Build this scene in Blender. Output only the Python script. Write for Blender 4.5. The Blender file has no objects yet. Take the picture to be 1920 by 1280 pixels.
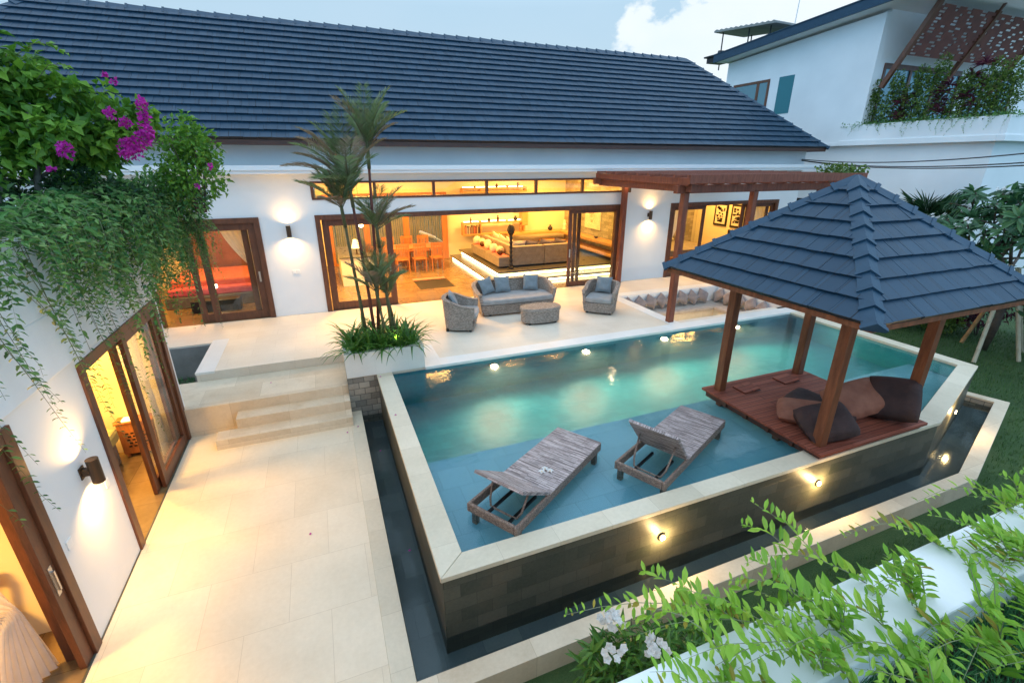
import bpy, bmesh, math, random
from mathutils import Vector, Matrix, geometry
random.seed(7)
SC = bpy.context.scene
COL = SC.collection
R = math.radians
PI = math.pi
sin, cos = math.sin, math.cos

# ------------------------------------------------------------------ mesh builder
class MB:
    """Collects polygons (world or local coordinates); build() links them as ONE mesh object."""
    def __init__(s):
        s.v = []; s.f = []; s.m = []; s.u = []; s.mi = 0; s.M = None; s.sm = []; s.smooth = False
    def add(s, pts, faces, uvs=None):
        b = len(s.v)
        if s.M is not None:
            pts = [s.M @ Vector(p) for p in pts]
        s.v.extend([tuple(p) for p in pts])
        for k, fc in enumerate(faces):
            s.f.append([b + i for i in fc]); s.m.append(s.mi); s.u.append(uvs[k] if uvs else None); s.sm.append(s.smooth)
        return b
    def quad(s, a, b, c, d, uv=None):
        s.add([a, b, c, d], [(0, 1, 2, 3)], [uv] if uv else None)
    def poly(s, pts):
        s.add(pts, [tuple(range(len(pts)))])
    def box(s, x0, x1, y0, y1, z0, z1):
        if x0 > x1: x0, x1 = x1, x0
        if y0 > y1: y0, y1 = y1, y0
        if z0 > z1: z0, z1 = z1, z0
        p = [(x0,y0,z0),(x1,y0,z0),(x1,y1,z0),(x0,y1,z0),(x0,y0,z1),(x1,y0,z1),(x1,y1,z1),(x0,y1,z1)]
        s.add(p, [(0,3,2,1),(4,5,6,7),(0,1,5,4),(1,2,6,5),(2,3,7,6),(3,0,4,7)])
    def bar(s, a, b, w, h, up=(0,0,1)):
        """rectangular bar from a to b, w across, h along 'up'"""
        a = Vector(a); b = Vector(b); d = (b - a).normalized(); u = Vector(up)
        x = d.cross(u)
        if x.length < 1e-4: x = d.cross(Vector((1,0,0)))
        x.normalize(); u = x.cross(d)
        p = []
        for q in (a, b):
            for sx, su in ((-1,-1),(1,-1),(1,1),(-1,1)):
                p.append(q + x*(sx*w/2) + u*(su*h/2))
        s.add(p, [(3,2,1,0),(4,5,6,7),(0,1,5,4),(1,2,6,5),(2,3,7,6),(3,0,4,7)])
    def prism(s, pts, z0, z1):
        """vertical prism over a 2-D polygon (counter-clockwise)"""
        n = len(pts)
        p = [(x,y,z0) for x,y in pts] + [(x,y,z1) for x,y in pts]
        s.add(p, [tuple(reversed(range(n))), tuple(range(n, 2*n))] + [(i,(i+1)%n,n+(i+1)%n,n+i) for i in range(n)])
    def slab(s, outer, holes, z0, z1):
        """horizontal slab with holes"""
        loops = [[Vector((x,y,0)) for x,y in outer]] + [[Vector((x,y,0)) for x,y in h] for h in holes]
        flat = [p for l in loops for p in l]
        tris = geometry.tessellate_polygon(loops)
        fs = []
        for t in tris:
            a, b, c = (flat[i] for i in t)
            if (b-a).cross(c-a).z < 0: t = (t[0], t[2], t[1])
            fs.append(tuple(t))
        s.add([(p.x,p.y,z1) for p in flat], fs)
        if z0 is None: return
        s.add([(p.x,p.y,z0) for p in flat], [tuple(reversed(t)) for t in fs])
        for l in loops:
            n = len(l)
            for i in range(n):
                a, b = l[i], l[(i+1)%n]
                s.quad((a.x,a.y,z0),(b.x,b.y,z0),(b.x,b.y,z1),(a.x,a.y,z1))
    def wall(s, p0, p1, z0, z1, t, holes=(), side=1):
        """wall from p0 to p1 (2-D), thickness t towards the left of the direction * side, with rectangular holes (a0,a1,h0,h1) along it"""
        p0 = Vector((p0[0],p0[1],0)); p1 = Vector((p1[0],p1[1],0)); L = (p1-p0).length; d = (p1-p0)/L
        n = Vector((-d.y, d.x, 0))*side*t
        xs = sorted({0.0, L} | {max(0,min(L,v)) for h in holes for v in h[:2]})
        for i in range(len(xs)-1):
            a, b = xs[i], xs[i+1]
            if b-a < 1e-6: continue
            zz = [(z0, z1)]
            for h in holes:
                if h[0] <= a+1e-6 and h[1] >= b-1e-6:
                    nz = []
                    for q0, q1 in zz:
                        if h[2] > q0: nz.append((q0, min(q1, h[2])))
                        if h[3] < q1: nz.append((max(q0, h[3]), q1))
                    zz = [z for z in nz if z[1]-z[0] > 1e-5]
            for q0, q1 in zz:
                A = p0+d*a; B = p0+d*b
                pts = []
                for z in (q0, q1):
                    for P in (A, B, B+n, A+n): pts.append((P.x,P.y,z))
                s.add(pts, [(0,3,2,1),(4,5,6,7),(0,1,5,4),(2,3,7,6)] + ([(3,0,4,7)]) + ([(1,2,6,5)]))
    def tube(s, pts, rad, n=8, cap=True, uvs=1.0):
        pts = [Vector(p) for p in pts]
        if not isinstance(rad, (list, tuple)): rad = [rad]*len(pts)
        rings = []; up = None
        for i, p in enumerate(pts):
            d = (pts[min(i+1,len(pts)-1)] - pts[max(i-1,0)]).normalized()
            if up is None:
                up = Vector((0,0,1)) if abs(d.z) < .95 else Vector((1,0,0))
            x = d.cross(up)
            if x.length < 1e-5: x = d.cross(Vector((0,1,0)))
            x.normalize(); up = x.cross(d).normalized()
            rings.append([p + (x*cos(2*PI*k/n) + up*sin(2*PI*k/n))*rad[i] for k in range(n)])
        P = [q for r in rings for q in r]; F = []; U = []; L = 0
        for i in range(len(pts)-1):
            dl = (pts[i+1]-pts[i]).length; w = 2*PI*max(rad[i],1e-4)
            for k in range(n):
                k2 = (k+1)%n
                F.append((i*n+k, i*n+k2, (i+1)*n+k2, (i+1)*n+k))
                U.append(((w*k/n,L),(w*(k+1)/n,L),(w*(k+1)/n,L+dl),(w*k/n,L+dl)))
            L += dl
        if cap:
            F.append(tuple(reversed(range(n)))); U.append(tuple((0,0) for _ in range(n)))
            m = (len(pts)-1)*n; F.append(tuple(range(m, m+n))); U.append(tuple((0,0) for _ in range(n)))
        s.add(P, F, U)
    def lathe(s, prof, c=(0,0,0), n=16, sx=1, sy=1):
        """profile [(r,z)] turned round the z axis at c"""
        P = []; F = []; U = []
        for r, z in prof:
            for k in range(n):
                a = 2*PI*k/n; P.append((c[0]+r*cos(a)*sx, c[1]+r*sin(a)*sy, c[2]+z))
        for i in range(len(prof)-1):
            for k in range(n):
                k2 = (k+1)%n; F.append((i*n+k, i*n+k2, (i+1)*n+k2, (i+1)*n+k))
                w = 2*PI*max(prof[i][0],prof[i+1][0])
                U.append(((w*k/n,prof[i][1]),(w*(k+1)/n,prof[i][1]),(w*(k+1)/n,prof[i+1][1]),(w*k/n,prof[i+1][1])))
        if prof[0][0] > 1e-4: F.append(tuple(reversed(range(n)))); U.append(tuple((P[k][0],P[k][1]) for k in reversed(range(n))))
        if prof[-1][0] > 1e-4:
            m = (len(prof)-1)*n; F.append(tuple(range(m,m+n))); U.append(tuple((P[m+k][0],P[m+k][1]) for k in range(n)))
        s.add(P, F, U)
    def leaf(s, base, d, nrm, L, W, lod=0, droop=.15):
        """one leaf: base point, direction, normal, length, width"""
        base = Vector(base); d = Vector(d).normalized(); x = d.cross(Vector(nrm))
        if x.length < 1e-4: x = d.cross(Vector((.3,.9,.1)))
        x.normalize(); n = x.cross(d)
        fold = n*(W*.22)
        if lod == 0:
            s.add([base, base+d*L*.45-x*W*.5+fold, base+d*L-n*L*droop, base+d*L*.45+x*W*.5+fold, base+d*L*.5-n*L*droop*.3], [(0,4,1),(1,4,2),(0,3,4),(3,2,4)])
        else:
            c1 = base+d*L*.3; c2 = base+d*L*.65-n*L*droop*.4; t = base+d*L-n*L*droop
            s.add([base, c1-x*W*.42+fold, c2-x*W*.45+fold, t, c2+x*W*.45+fold, c1+x*W*.42+fold, c1, c2],
                  [(0,6,1),(1,6,7,2),(2,7,3),(0,5,6),(5,4,7,6),(4,3,7)])
    def build(s, name, mats, parent=None, smooth=False, bevel=0, sub=0, loc=None):
        if not isinstance(mats, (list, tuple)): mats = [mats]
        off = Vector((0,0,0))
        if parent is not None:
            r = parent
            while r.parent is not None: r = r.parent
            if r.get('_abs'): off = Vector(r['_abs'])
        if loc is not None: off = Vector(loc)
        me = bpy.data.meshes.new(name)
        me.from_pydata([(v[0]-off.x, v[1]-off.y, v[2]-off.z) for v in s.v], [], s.f)
        for m in mats: me.materials.append(M[m] if isinstance(m, str) else m)
        me.polygons.foreach_set('material_index', s.m)
        uv = me.uv_layers.new(name='UVMap'); data = [0.0]*(2*len(me.loops)); li = 0
        V = s.v
        for fi, f in enumerate(s.f):
            u = s.u[fi]
            if u is None:
                # box projection in metres along the dominant axis of the face
                a = V[f[0]]; nx = ny = nz = 0.0
                for k in range(len(f)):
                    p = V[f[k]]; q = V[f[(k+1)%len(f)]]
                    nx += (p[1]-q[1])*(p[2]+q[2]); ny += (p[2]-q[2])*(p[0]+q[0]); nz += (p[0]-q[0])*(p[1]+q[1])
                ax, ay, az = abs(nx), abs(ny), abs(nz)
                if az >= ax and az >= ay: i, j = 0, 1
                elif ay >= ax: i, j = 0, 2
                else: i, j = 1, 2
                for k in f:
                    data[li] = V[k][i]; data[li+1] = V[k][j]; li += 2
            else:
                for k in range(len(f)):
                    data[li] = u[k][0]; data[li+1] = u[k][1]; li += 2
        uv.data.foreach_set('uv', data)
        if smooth: me.polygons.foreach_set('use_smooth', [True]*len(s.f))
        elif any(s.sm): me.polygons.foreach_set('use_smooth', s.sm)
        me.update()
        o = bpy.data.objects.new(name, me); COL.objects.link(o)
        if parent is not None: o.parent = parent
        elif loc is not None: o.location = off
        if bevel:
            b = o.modifiers.new('edge', 'BEVEL'); b.width = bevel; b.segments = 2; b.limit_method = 'ANGLE'; b.angle_limit = R(40)
            b.harden_normals = False
        if sub:
            b = o.modifiers.new('round', 'SUBSURF'); b.levels = sub; b.render_levels = sub
        return o

def tag(o, label=None, cat=None, group=None, kind=None):
    if label: o['label'] = label
    if cat: o['category'] = cat
    if group: o['group'] = group
    if kind: o['kind'] = kind
    return o
def thing(name, label, cat, loc=(0,0,0), group=None, rz=0):
    """Empty at a thing's base; parts built in WORLD coordinates hang from it"""
    o = bpy.data.objects.new(name, None); COL.objects.link(o); o.empty_display_size = .1
    o.location = loc; o.rotation_euler = (0,0,rz)
    if rz == 0: o['_abs'] = list(loc)
    return tag(o, label, cat, group)
def local(name, label, cat, group=None):
    """Empty for a thing authored round the origin, to be moved (and copied) afterwards"""
    o = bpy.data.objects.new(name, None); COL.objects.link(o); o.empty_display_size = .1
    return tag(o, label, cat, group)
def place(o, loc, rz=0, s=None, rot=None):
    o.location = loc; o.rotation_euler = rot if rot else (0,0,rz)
    if s: o.scale = (s,s,s) if not isinstance(s,(tuple,list)) else s
    return o
KIDS = {}
def copy_tree(o, label=None, parent=None):
    c = o.copy(); COL.objects.link(c)
    if parent is not None: c.parent = parent
    if label: c['label'] = label
    for ch in [k for k in SC.objects if k.parent == o]: copy_tree(ch, None, c)
    return c

# ------------------------------------------------------------------ materials
M = {}
def new_mat(name):
    m = bpy.data.materials.new(name); m.use_nodes = True; nt = m.node_tree; nt.nodes.clear()
    out = nt.nodes.new('ShaderNodeOutputMaterial'); M[name] = m
    return m, nt, out
def N(nt, t, **kw):
    n = nt.nodes.new('ShaderNode'+t)
    for k, v in kw.items():
        if k in n.inputs: n.inputs[k].default_value = v
        else: setattr(n, k, v)
    return n
def lk(nt, a, b): nt.links.new(a, b)
def rgb(c): return (c[0], c[1], c[2], 1)
def ramp(nt, fac, stops):
    r = N(nt, 'ValToRGB'); e = r.color_ramp.elements
    while len(e) < len(stops): e.new(.5)
    for k, (p, c) in enumerate(stops): e[k].position = p; e[k].color = rgb(c) if len(c) == 3 else c
    lk(nt, fac, r.inputs[0]); return r.outputs[0]
def mixc(nt, fac, a, b, mode='MIX'):
    n = N(nt, 'Mix', data_type='RGBA', blend_type=mode)
    for s, v in ((n.inputs[0], fac), (n.inputs[6], a), (n.inputs[7], b)):
        if isinstance(v, bpy.types.NodeSocket): lk(nt, v, s)
        elif isinstance(v, (int, float)): s.default_value = v
        else: s.default_value = rgb(v)
    return n.outputs[2]
def math_(nt, op, a, b=None):
    n = N(nt, 'Math', operation=op)
    for s, v in ((n.inputs[0], a), (n.inputs[1], b)):
        if v is None: continue
        if isinstance(v, bpy.types.NodeSocket): lk(nt, v, s)
        else: s.default_value = v
    return n.outputs[0]
def coords(nt, src='UV', scale=(1,1,1), rot=(0,0,0)):
    t = N(nt, 'TexCoord'); mp = N(nt, 'Mapping'); lk(nt, t.outputs[src], mp.inputs[0])
    mp.inputs['Scale'].default_value = scale; mp.inputs['Rotation'].default_value = rot
    return mp.outputs[0]
def noise(nt, vec, scale, detail=4, rough=.55):
    n = N(nt, 'TexNoise'); n.inputs['Scale'].default_value = scale; n.inputs['Detail'].default_value = detail; n.inputs['Roughness'].default_value = rough
    lk(nt, vec, n.inputs['Vector']); return n.outputs[0]
def bump(nt, h, strength=.3, dist=.01):
    b = N(nt, 'Bump'); b.inputs['Strength'].default_value = strength; b.inputs['Distance'].default_value = dist
    lk(nt, h, b.inputs['Height']); return b.outputs[0]
def pbr(name, col, rough=.5, metal=0, spec=.5, bmp=None, transl=None, emit=None, coat=0, sheen=0, build=None):
    """Principled material; build(nt, bsdf) may plug in nodes"""
    m, nt, out = new_mat(name)
    p = N(nt, 'BsdfPrincipled'); p.inputs['Base Color'].default_value = rgb(col); p.inputs['Roughness'].default_value = rough
    p.inputs['Metallic'].default_value = metal; p.inputs['Specular IOR Level'].default_value = spec
    p.inputs['Coat Weight'].default_value = coat; p.inputs['Sheen Weight'].default_value = sheen
    if build: build(nt, p)
    if transl:
        t = N(nt, 'BsdfTranslucent'); mx = N(nt, 'MixShader'); mx.inputs[0].default_value = transl
        bc = p.inputs['Base Color']
        if bc.links: lk(nt, bc.links[0].from_socket, t.inputs[0])
        else: t.inputs[0].default_value = rgb(col)
        lk(nt, p.outputs[0], mx.inputs[1]); lk(nt, t.outputs[0], mx.inputs[2]); lk(nt, mx.outputs[0], out.inputs[0])
    else: lk(nt, p.outputs[0], out.inputs[0])
    return m

def mottled(c1, c2, scale=3, bs=.15, fine=60, src='UV', rough=(.6,.8), stretch=(1,1,1), dist=.004):
    def b(nt, p):
        v = coords(nt, src, stretch); a = noise(nt, v, scale, 5); f = noise(nt, v, fine, 3)
        c = ramp(nt, a, [(.3, c1), (.7, c2)])
        lk(nt, mixc(nt, .25, c, mixc(nt, f, c1, c2), 'MIX'), p.inputs['Base Color'])
        lk(nt, bump(nt, f, bs, dist), p.inputs['Normal'])
        mr = N(nt, 'MapRange'); lk(nt, a, mr.inputs[0]); mr.inputs[3].default_value = rough[0]; mr.inputs[4].default_value = rough[1]
        lk(nt, mr.outputs[0], p.inputs['Roughness'])
    return b
def tiled(c1, c2, joint, w, h, mortar=.004, off=.5, scale=3, rough=(.45,.65), bs=.4, var=.5, rotz=0, speck=40, stain=None):
    """stone tiles w x h metres with joints and mottling"""
    def b(nt, p):
        v = coords(nt, 'UV', (1,1,1), (0,0,rotz))
        br = N(nt, 'TexBrick'); lk(nt, v, br.inputs[0]); br.offset = off; br.squash = 1
        br.inputs['Scale'].default_value = 1; br.inputs['Mortar Size'].default_value = mortar; br.inputs['Mortar Smooth'].default_value = .2
        br.inputs['Brick Width'].default_value = w; br.inputs['Row Height'].default_value = h
        br.inputs['Color1'].default_value = (0,0,0,1); br.inputs['Color2'].default_value = (1,1,1,1); br.inputs['Mortar'].default_value = (.5,.5,.5,1)
        a = noise(nt, v, scale, 6); f = noise(nt, v, speck, 4, .7)
        k = math_(nt, 'ADD', math_(nt, 'MULTIPLY', a, 1-var), math_(nt, 'MULTIPLY', br.outputs[0], var))
        k = math_(nt, 'ADD', k, math_(nt, 'MULTIPLY', math_(nt, 'SUBTRACT', f, .5), .5))
        c = ramp(nt, k, [(.2, c1), (.8, c2)])
        if stain:
            sm = ramp(nt, noise(nt, v, stain[0], 6, .65), [(stain[1], (0,0,0)), (stain[1]+.18, (1,1,1))])
            c = mixc(nt, math_(nt, 'MULTIPLY', sm, stain[3]), c, stain[2])
        lk(nt, mixc(nt, br.outputs[1], c, joint), p.inputs['Base Color'])
        hh = math_(nt, 'SUBTRACT', math_(nt, 'MULTIPLY', f, .3), br.outputs[1])
        lk(nt, bump(nt, hh, bs, .004), p.inputs['Normal'])
        mr = N(nt, 'MapRange'); lk(nt, a, mr.inputs[0]); mr.inputs[3].default_value = rough[0]; mr.inputs[4].default_value = rough[1]
        lk(nt, mr.outputs[0], p.inputs['Roughness'])
    return b
def wood(c1, c2, stretch=(1,14,14), scale=2.2, src='Object', plank=None, rough=(.35,.55), bs=.25):
    def b(nt, p):
        v = coords(nt, src, stretch); a = noise(nt, v, scale, 6, .6); f = noise(nt, v, scale*7, 3)
        k = math_(nt, 'ADD', math_(nt, 'MULTIPLY', a, .75), math_(nt, 'MULTIPLY', f, .25))
        c = ramp(nt, k, [(.3, c1), (.7, c2)])
        lk(nt, c, p.inputs['Base Color']); lk(nt, bump(nt, k, bs, .003), p.inputs['Normal'])
        mr = N(nt, 'MapRange'); lk(nt, a, mr.inputs[0]); mr.inputs[3].default_value = rough[0]; mr.inputs[4].default_value = rough[1]
        lk(nt, mr.outputs[0], p.inputs['Roughness'])
    return b
def weave(c1, c2, c3, w=.03, h=.012, band=(4,40,1), bw=.4):
    """flat rattan weave: short strands over and under each other"""
    def b(nt, p):
        v = coords(nt, 'UV')
        br = N(nt, 'TexBrick'); lk(nt, v, br.inputs[0]); br.offset = .5
        br.inputs['Scale'].default_value = 1; br.inputs['Mortar Size'].default_value = .0016; br.inputs['Mortar Smooth'].default_value = .5
        br.inputs['Brick Width'].default_value = w; br.inputs['Row Height'].default_value = h
        br.inputs['Color1'].default_value = (0,0,0,1); br.inputs['Color2'].default_value = (1,1,1,1)
        a = noise(nt, v, 5, 4, .6); st = noise(nt, coords(nt, 'UV', band), 4 if bw < .5 else 1, 2)
        k = math_(nt, 'ADD', math_(nt, 'MULTIPLY', br.outputs[0], .4), math_(nt, 'ADD', math_(nt, 'MULTIPLY', a, .25 if bw < .5 else .1), math_(nt, 'MULTIPLY', st, bw)))
        if bw > .5: k = math_(nt, 'SUBTRACT', k, .12)
        c = ramp(nt, k, [(.3, c1), (.75, c2)])
        lk(nt, mixc(nt, br.outputs[1], c, c3), p.inputs['Base Color'])
        lk(nt, bump(nt, math_(nt, 'SUBTRACT', math_(nt,'MULTIPLY',br.outputs[0],.3), br.outputs[1]), .8, .006), p.inputs['Normal'])
    return b
def fabric(c1, c2, scale=6):
    def b(nt, p):
        v = coords(nt, 'UV'); a = noise(nt, v, scale, 4)
        lk(nt, ramp(nt, a, [(.3, c1), (.7, c2)]), p.inputs['Base Color'])
        w1 = noise(nt, coords(nt, 'UV', (1,1,1)), 400, 1); a2 = noise(nt, coords(nt, 'UV', (1,2.2,1)), 8, 4)
        lk(nt, bump(nt, math_(nt,'ADD',math_(nt,'MULTIPLY',w1,.08),a2), .5, .03), p.inputs['Normal'])
    return b
def leafm(name, cols, rough=.45, transl=.35, spec=.4):
    """foliage: every leaf its own tone"""
    def b(nt, p):
        g = N(nt, 'NewGeometry'); lk(nt, ramp(nt, g.outputs['Random Per Island'], [(k/(len(cols)-1), c) for k, c in enumerate(cols)]), p.inputs['Base Color'])
    return pbr(name, cols[0], rough, spec=spec, transl=transl, build=b)

WHITE1, WHITE2 = (.76,.76,.75), (.83,.83,.82)
pbr('white_wall', WHITE1, .7, build=mottled((.70,.705,.70),(.82,.82,.81), .7, .2, 45))
pbr('white_wall_rough', WHITE1, .75, build=mottled((.66,.68,.68),(.82,.83,.83), 1.3, .25, 25))
pbr('white_frame', (.75,.75,.75), .5)
pbr('terrace_stone', (.6,.55,.46), .5, build=tiled((.62,.53,.41),(.77,.69,.57),(.55,.47,.37), .8, .4, .002, .5, 1.2, (.4,.6), .12, .15, speck=25, stain=(1.1,.6,(.5,.42,.32),.3)))
pbr('patio_stone', (.6,.5,.36), .5, build=tiled((.63,.53,.38),(.79,.69,.53),(.53,.43,.30), .8, .8, .002, .5, 1.3, (.4,.62), .15, .2, speck=18, stain=(1.3,.58,(.48,.37,.24),.35)))
pbr('step_stone', (.6,.5,.36), .5, build=tiled((.52,.42,.29),(.72,.62,.47),(.40,.31,.2), .9, .6, .002, .5, 2.5, (.45,.65), .2, .3, speck=25, stain=(3,.56,(.42,.31,.19),.45)))
pbr('coping_stone', (.55,.52,.43), .45, build=tiled((.56,.49,.36),(.74,.66,.51),(.45,.38,.27), .62, 5, .002, 0, 2.2, (.35,.6), .2, .4, speck=22, stain=(2.2,.58,(.42,.38,.27),.35)))
pbr('coping_stone_y', (.55,.52,.43), .45, build=tiled((.56,.49,.36),(.74,.66,.51),(.45,.38,.27), .62, 5, .002, 0, 2.2, (.35,.6), .2, .4, rotz=PI/2, speck=22, stain=(2.2,.58,(.42,.38,.27),.35)))
pbr('border_stone', (.72,.71,.67), .45, build=tiled((.66,.65,.60),(.78,.77,.73),(.6,.58,.53), .6, 5, .0015, 0, 2, (.35,.55), .1, .3))
pbr('pool_stone', (.07,.075,.06), .4, spec=.25, build=tiled((.042,.050,.038),(.115,.112,.086),(.036,.038,.030), .32, .16, .002, .5, 1.3, (.3,.55), .4, .35, speck=30, stain=(1.2,.55,(.13,.095,.06),.4)))
pbr('trough_stone', (.10,.11,.10), .35, build=tiled((.07,.10,.11),(.14,.175,.18),(.055,.075,.08), .4, .4, .002, .5, 2, (.25,.5), .4, .45))
pbr('grey_stone', (.25,.24,.2), .6, build=tiled((.16,.15,.13),(.36,.33,.27),(.1,.095,.08), .19, .12, .006, .5, 4, (.5,.75), .8, .6, speck=22))
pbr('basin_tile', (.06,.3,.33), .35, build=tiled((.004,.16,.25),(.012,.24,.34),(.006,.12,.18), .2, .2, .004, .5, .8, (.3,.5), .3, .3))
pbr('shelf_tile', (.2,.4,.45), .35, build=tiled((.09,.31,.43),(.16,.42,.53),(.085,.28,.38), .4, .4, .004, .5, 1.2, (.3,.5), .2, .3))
pbr('roof_tile', (.06,.075,.1), .45, spec=.3, build=tiled((.008,.032,.060),(.016,.050,.088),(.012,.014,.018), .22, 50, .004, 0, 5, (.38,.6), .5, .4, speck=60))
pbr('ridge_tile', (.06,.075,.1), .42, spec=.3, build=mottled((.011,.040,.073),(.021,.060,.102), 6, .2, 70, rough=(.36,.55)))
pbr('dark_metal', (.02,.022,.025), .4, metal=.6)
pbr('fascia_wood', (.06,.022,.012), .5, build=wood((.035,.012,.007),(.085,.032,.018), (2,14,14)))
pbr('frame_wood', (.11,.035,.014), .38, build=wood((.065,.02,.008),(.17,.058,.024), (6,6,1.2), 3))
pbr('red_wood', (.14,.045,.024), .45, spec=.3, build=wood((.13,.034,.018),(.28,.085,.046), (6,6,1.2), 3))
pbr('post_wood', (.13,.045,.02), .45, spec=.3, build=wood((.10,.032,.014),(.26,.09,.04), (8,8,.9), 2.5, bs=.4))
def _deck(nt, p):
    v = coords(nt, 'UV'); br = N(nt, 'TexBrick'); lk(nt, v, br.inputs[0]); br.offset = .37
    br.inputs['Scale'].default_value = 1; br.inputs['Mortar Size'].default_value = .004; br.inputs['Brick Width'].default_value = 3.1; br.inputs['Row Height'].default_value = .105
    br.inputs['Color1'].default_value = (0,0,0,1); br.inputs['Color2'].default_value = (1,1,1,1)
    a = noise(nt, coords(nt, 'UV', (1.5,18,1)), 2.5, 6, .6)
    k = math_(nt, 'ADD', math_(nt,'MULTIPLY',a,.65), math_(nt,'MULTIPLY',br.outputs[0],.35))
    lk(nt, mixc(nt, br.outputs[1], ramp(nt, k, [(.25,(.17,.045,.028)),(.75,(.34,.11,.07))]), (.01,.005,.004)), p.inputs['Base Color'])
    lk(nt, bump(nt, math_(nt,'SUBTRACT',math_(nt,'MULTIPLY',a,.3),br.outputs[1]), .5, .006), p.inputs['Normal'])
    mr = N(nt,'MapRange'); lk(nt, a, mr.inputs[0]); mr.inputs[3].default_value=.42; mr.inputs[4].default_value=.6; lk(nt, mr.outputs[0], p.inputs['Roughness'])
pbr('deck_wood', (.14,.05,.03), .35, spec=.2, build=_deck)
pbr('orange_wood', (.4,.15,.04), .4, build=wood((.30,.095,.022),(.5,.2,.06), (8,8,1.2), 2.5))
pbr('honey_wood', (.5,.25,.08), .4, build=wood((.42,.19,.055),(.58,.31,.12), (1.2,8,8), 2.5))
pbr('inner_floor', (.33,.24,.13), .25, build=tiled((.13,.085,.04),(.25,.17,.085),(.10,.065,.03), .6, .6, .003, 0, 2.4, (.12,.3), .08, .3, speck=12))
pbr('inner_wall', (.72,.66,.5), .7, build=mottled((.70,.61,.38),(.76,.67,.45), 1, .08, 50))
pbr('stone_wall', (.33,.28,.19), .7, build=tiled((.24,.20,.13),(.40,.34,.24),(.2,.16,.1), .35, .12, .004, .5, 3, (.6,.8), .5, .6))
pbr('dark_slate', (.1,.09,.07), .3, build=mottled((.07,.065,.05),(.13,.115,.09), 4, .1, 40, rough=(.2,.4)))
pbr('rattan', (.3,.26,.22), .6, build=weave((.21,.17,.14),(.60,.50,.42),(.07,.055,.045), .034, .011))
pbr('rattan_table', (.3,.26,.22), .6, build=weave((.21,.17,.14),(.60,.50,.42),(.07,.055,.045), .034, .011))
pbr('rattan_lounger', (.3,.25,.23), .55, build=weave((.16,.125,.12),(.66,.56,.54),(.06,.045,.042), .14, .0125, (.35,32,1), .8))
pbr('rattan_rim', (.3,.22,.17), .55, build=weave((.17,.115,.09),(.48,.36,.29),(.055,.04,.03), .016, .012))
pbr('grey_cushion', (.24,.25,.25), .85, sheen=.3, build=fabric((.24,.235,.225),(.34,.33,.315)))
pbr('grey_pillow', (.16,.19,.21), .85, sheen=.3, build=fabric((.135,.165,.18),(.205,.24,.26)))
pbr('taupe_pillow', (.3,.25,.22), .85, sheen=.3, build=fabric((.17,.135,.13),(.27,.22,.205)))
pbr('mauve_pillow', (.36,.29,.27), .85, sheen=.3, build=fabric((.20,.155,.14),(.33,.265,.24)))
pbr('seat_taupe', (.4,.33,.27), .85, sheen=.2, build=fabric((.36,.29,.23),(.46,.39,.32)))
pbr('brown_cushion', (.3,.14,.09), .8, build=fabric((.20,.07,.042),(.33,.135,.085),4))
pbr('dark_cushion', (.05,.025,.02), .8, build=fabric((.026,.012,.011),(.062,.028,.024),4))
pbr('sofa_olive', (.22,.17,.11), .8, sheen=.2, build=fabric((.20,.155,.10),(.27,.215,.145)))
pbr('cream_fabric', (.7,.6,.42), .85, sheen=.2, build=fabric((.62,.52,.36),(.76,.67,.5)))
pbr('orange_cover', (.62,.12,.05), .8, sheen=.2, build=fabric((.55,.09,.04),(.7,.16,.07)))
pbr('pink_cover', (.6,.10,.14), .8, build=fabric((.5,.07,.1),(.68,.13,.18)))
pbr('green_cover', (.3,.3,.13), .85, build=fabric((.26,.26,.11),(.36,.36,.17)))
pbr('grey_base', (.16,.14,.12), .8, build=fabric((.12,.105,.09),(.2,.175,.15)))
pbr('curtain', (.78,.76,.74), .9, transl=.45, build=fabric((.74,.72,.70),(.82,.8,.78),3))
pbr('bronze', (.10,.06,.035), .4, metal=.7)
pbr('steel', (.5,.5,.5), .3, metal=1)
pbr('switch_white', (.8,.8,.78), .35)
pbr('black', (.012,.011,.010), .5)
pbr('book_mix', (.3,.1,.06), .6, build=lambda nt,p: lk(nt, ramp(nt, N(nt,'NewGeometry').outputs['Random Per Island'], [(0,(.5,.35,.2)),(.25,(.05,.03,.03)),(.5,(.4,.08,.03)),(.75,(.7,.6,.45)),(1,(.08,.08,.1))]), p.inputs['Base Color']))
pbr('concrete', (.25,.25,.24), .8, build=mottled((.16,.16,.15),(.30,.30,.28), 2, .3, 40))
pbr('soil', (.05,.038,.026), .95, build=mottled((.03,.022,.016),(.085,.066,.046), 8, .8, 60, dist=.02))
pbr('bark', (.19,.16,.12), .85, build=mottled((.10,.085,.065),(.27,.235,.18), 6, .7, 40, dist=.01))
pbr('dark_bark', (.07,.05,.035), .85, build=mottled((.04,.028,.02),(.11,.08,.055), 6, .7, 40, dist=.01))
pbr('palm_red', (.13,.03,.02), .5, build=mottled((.08,.018,.012),(.18,.05,.03), 5, .2, 30))
pbr('palm_stem', (.08,.09,.035), .5, build=mottled((.05,.055,.022),(.13,.125,.05), 4, .2, 30, stretch=(1,4,1)))
pbr('bamboo', (.45,.38,.26), .5, build=mottled((.38,.31,.2),(.55,.48,.34), 3, .15, 30, stretch=(6,1,1)))
pbr('bamboo_orange', (.42,.2,.07), .5, build=mottled((.33,.15,.05),(.5,.27,.1), 3, .15, 30, stretch=(6,1,1)))
pbr('twig', (.12,.13,.06), .7)
pbr('pale_twig', (.22,.24,.13), .7)
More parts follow.
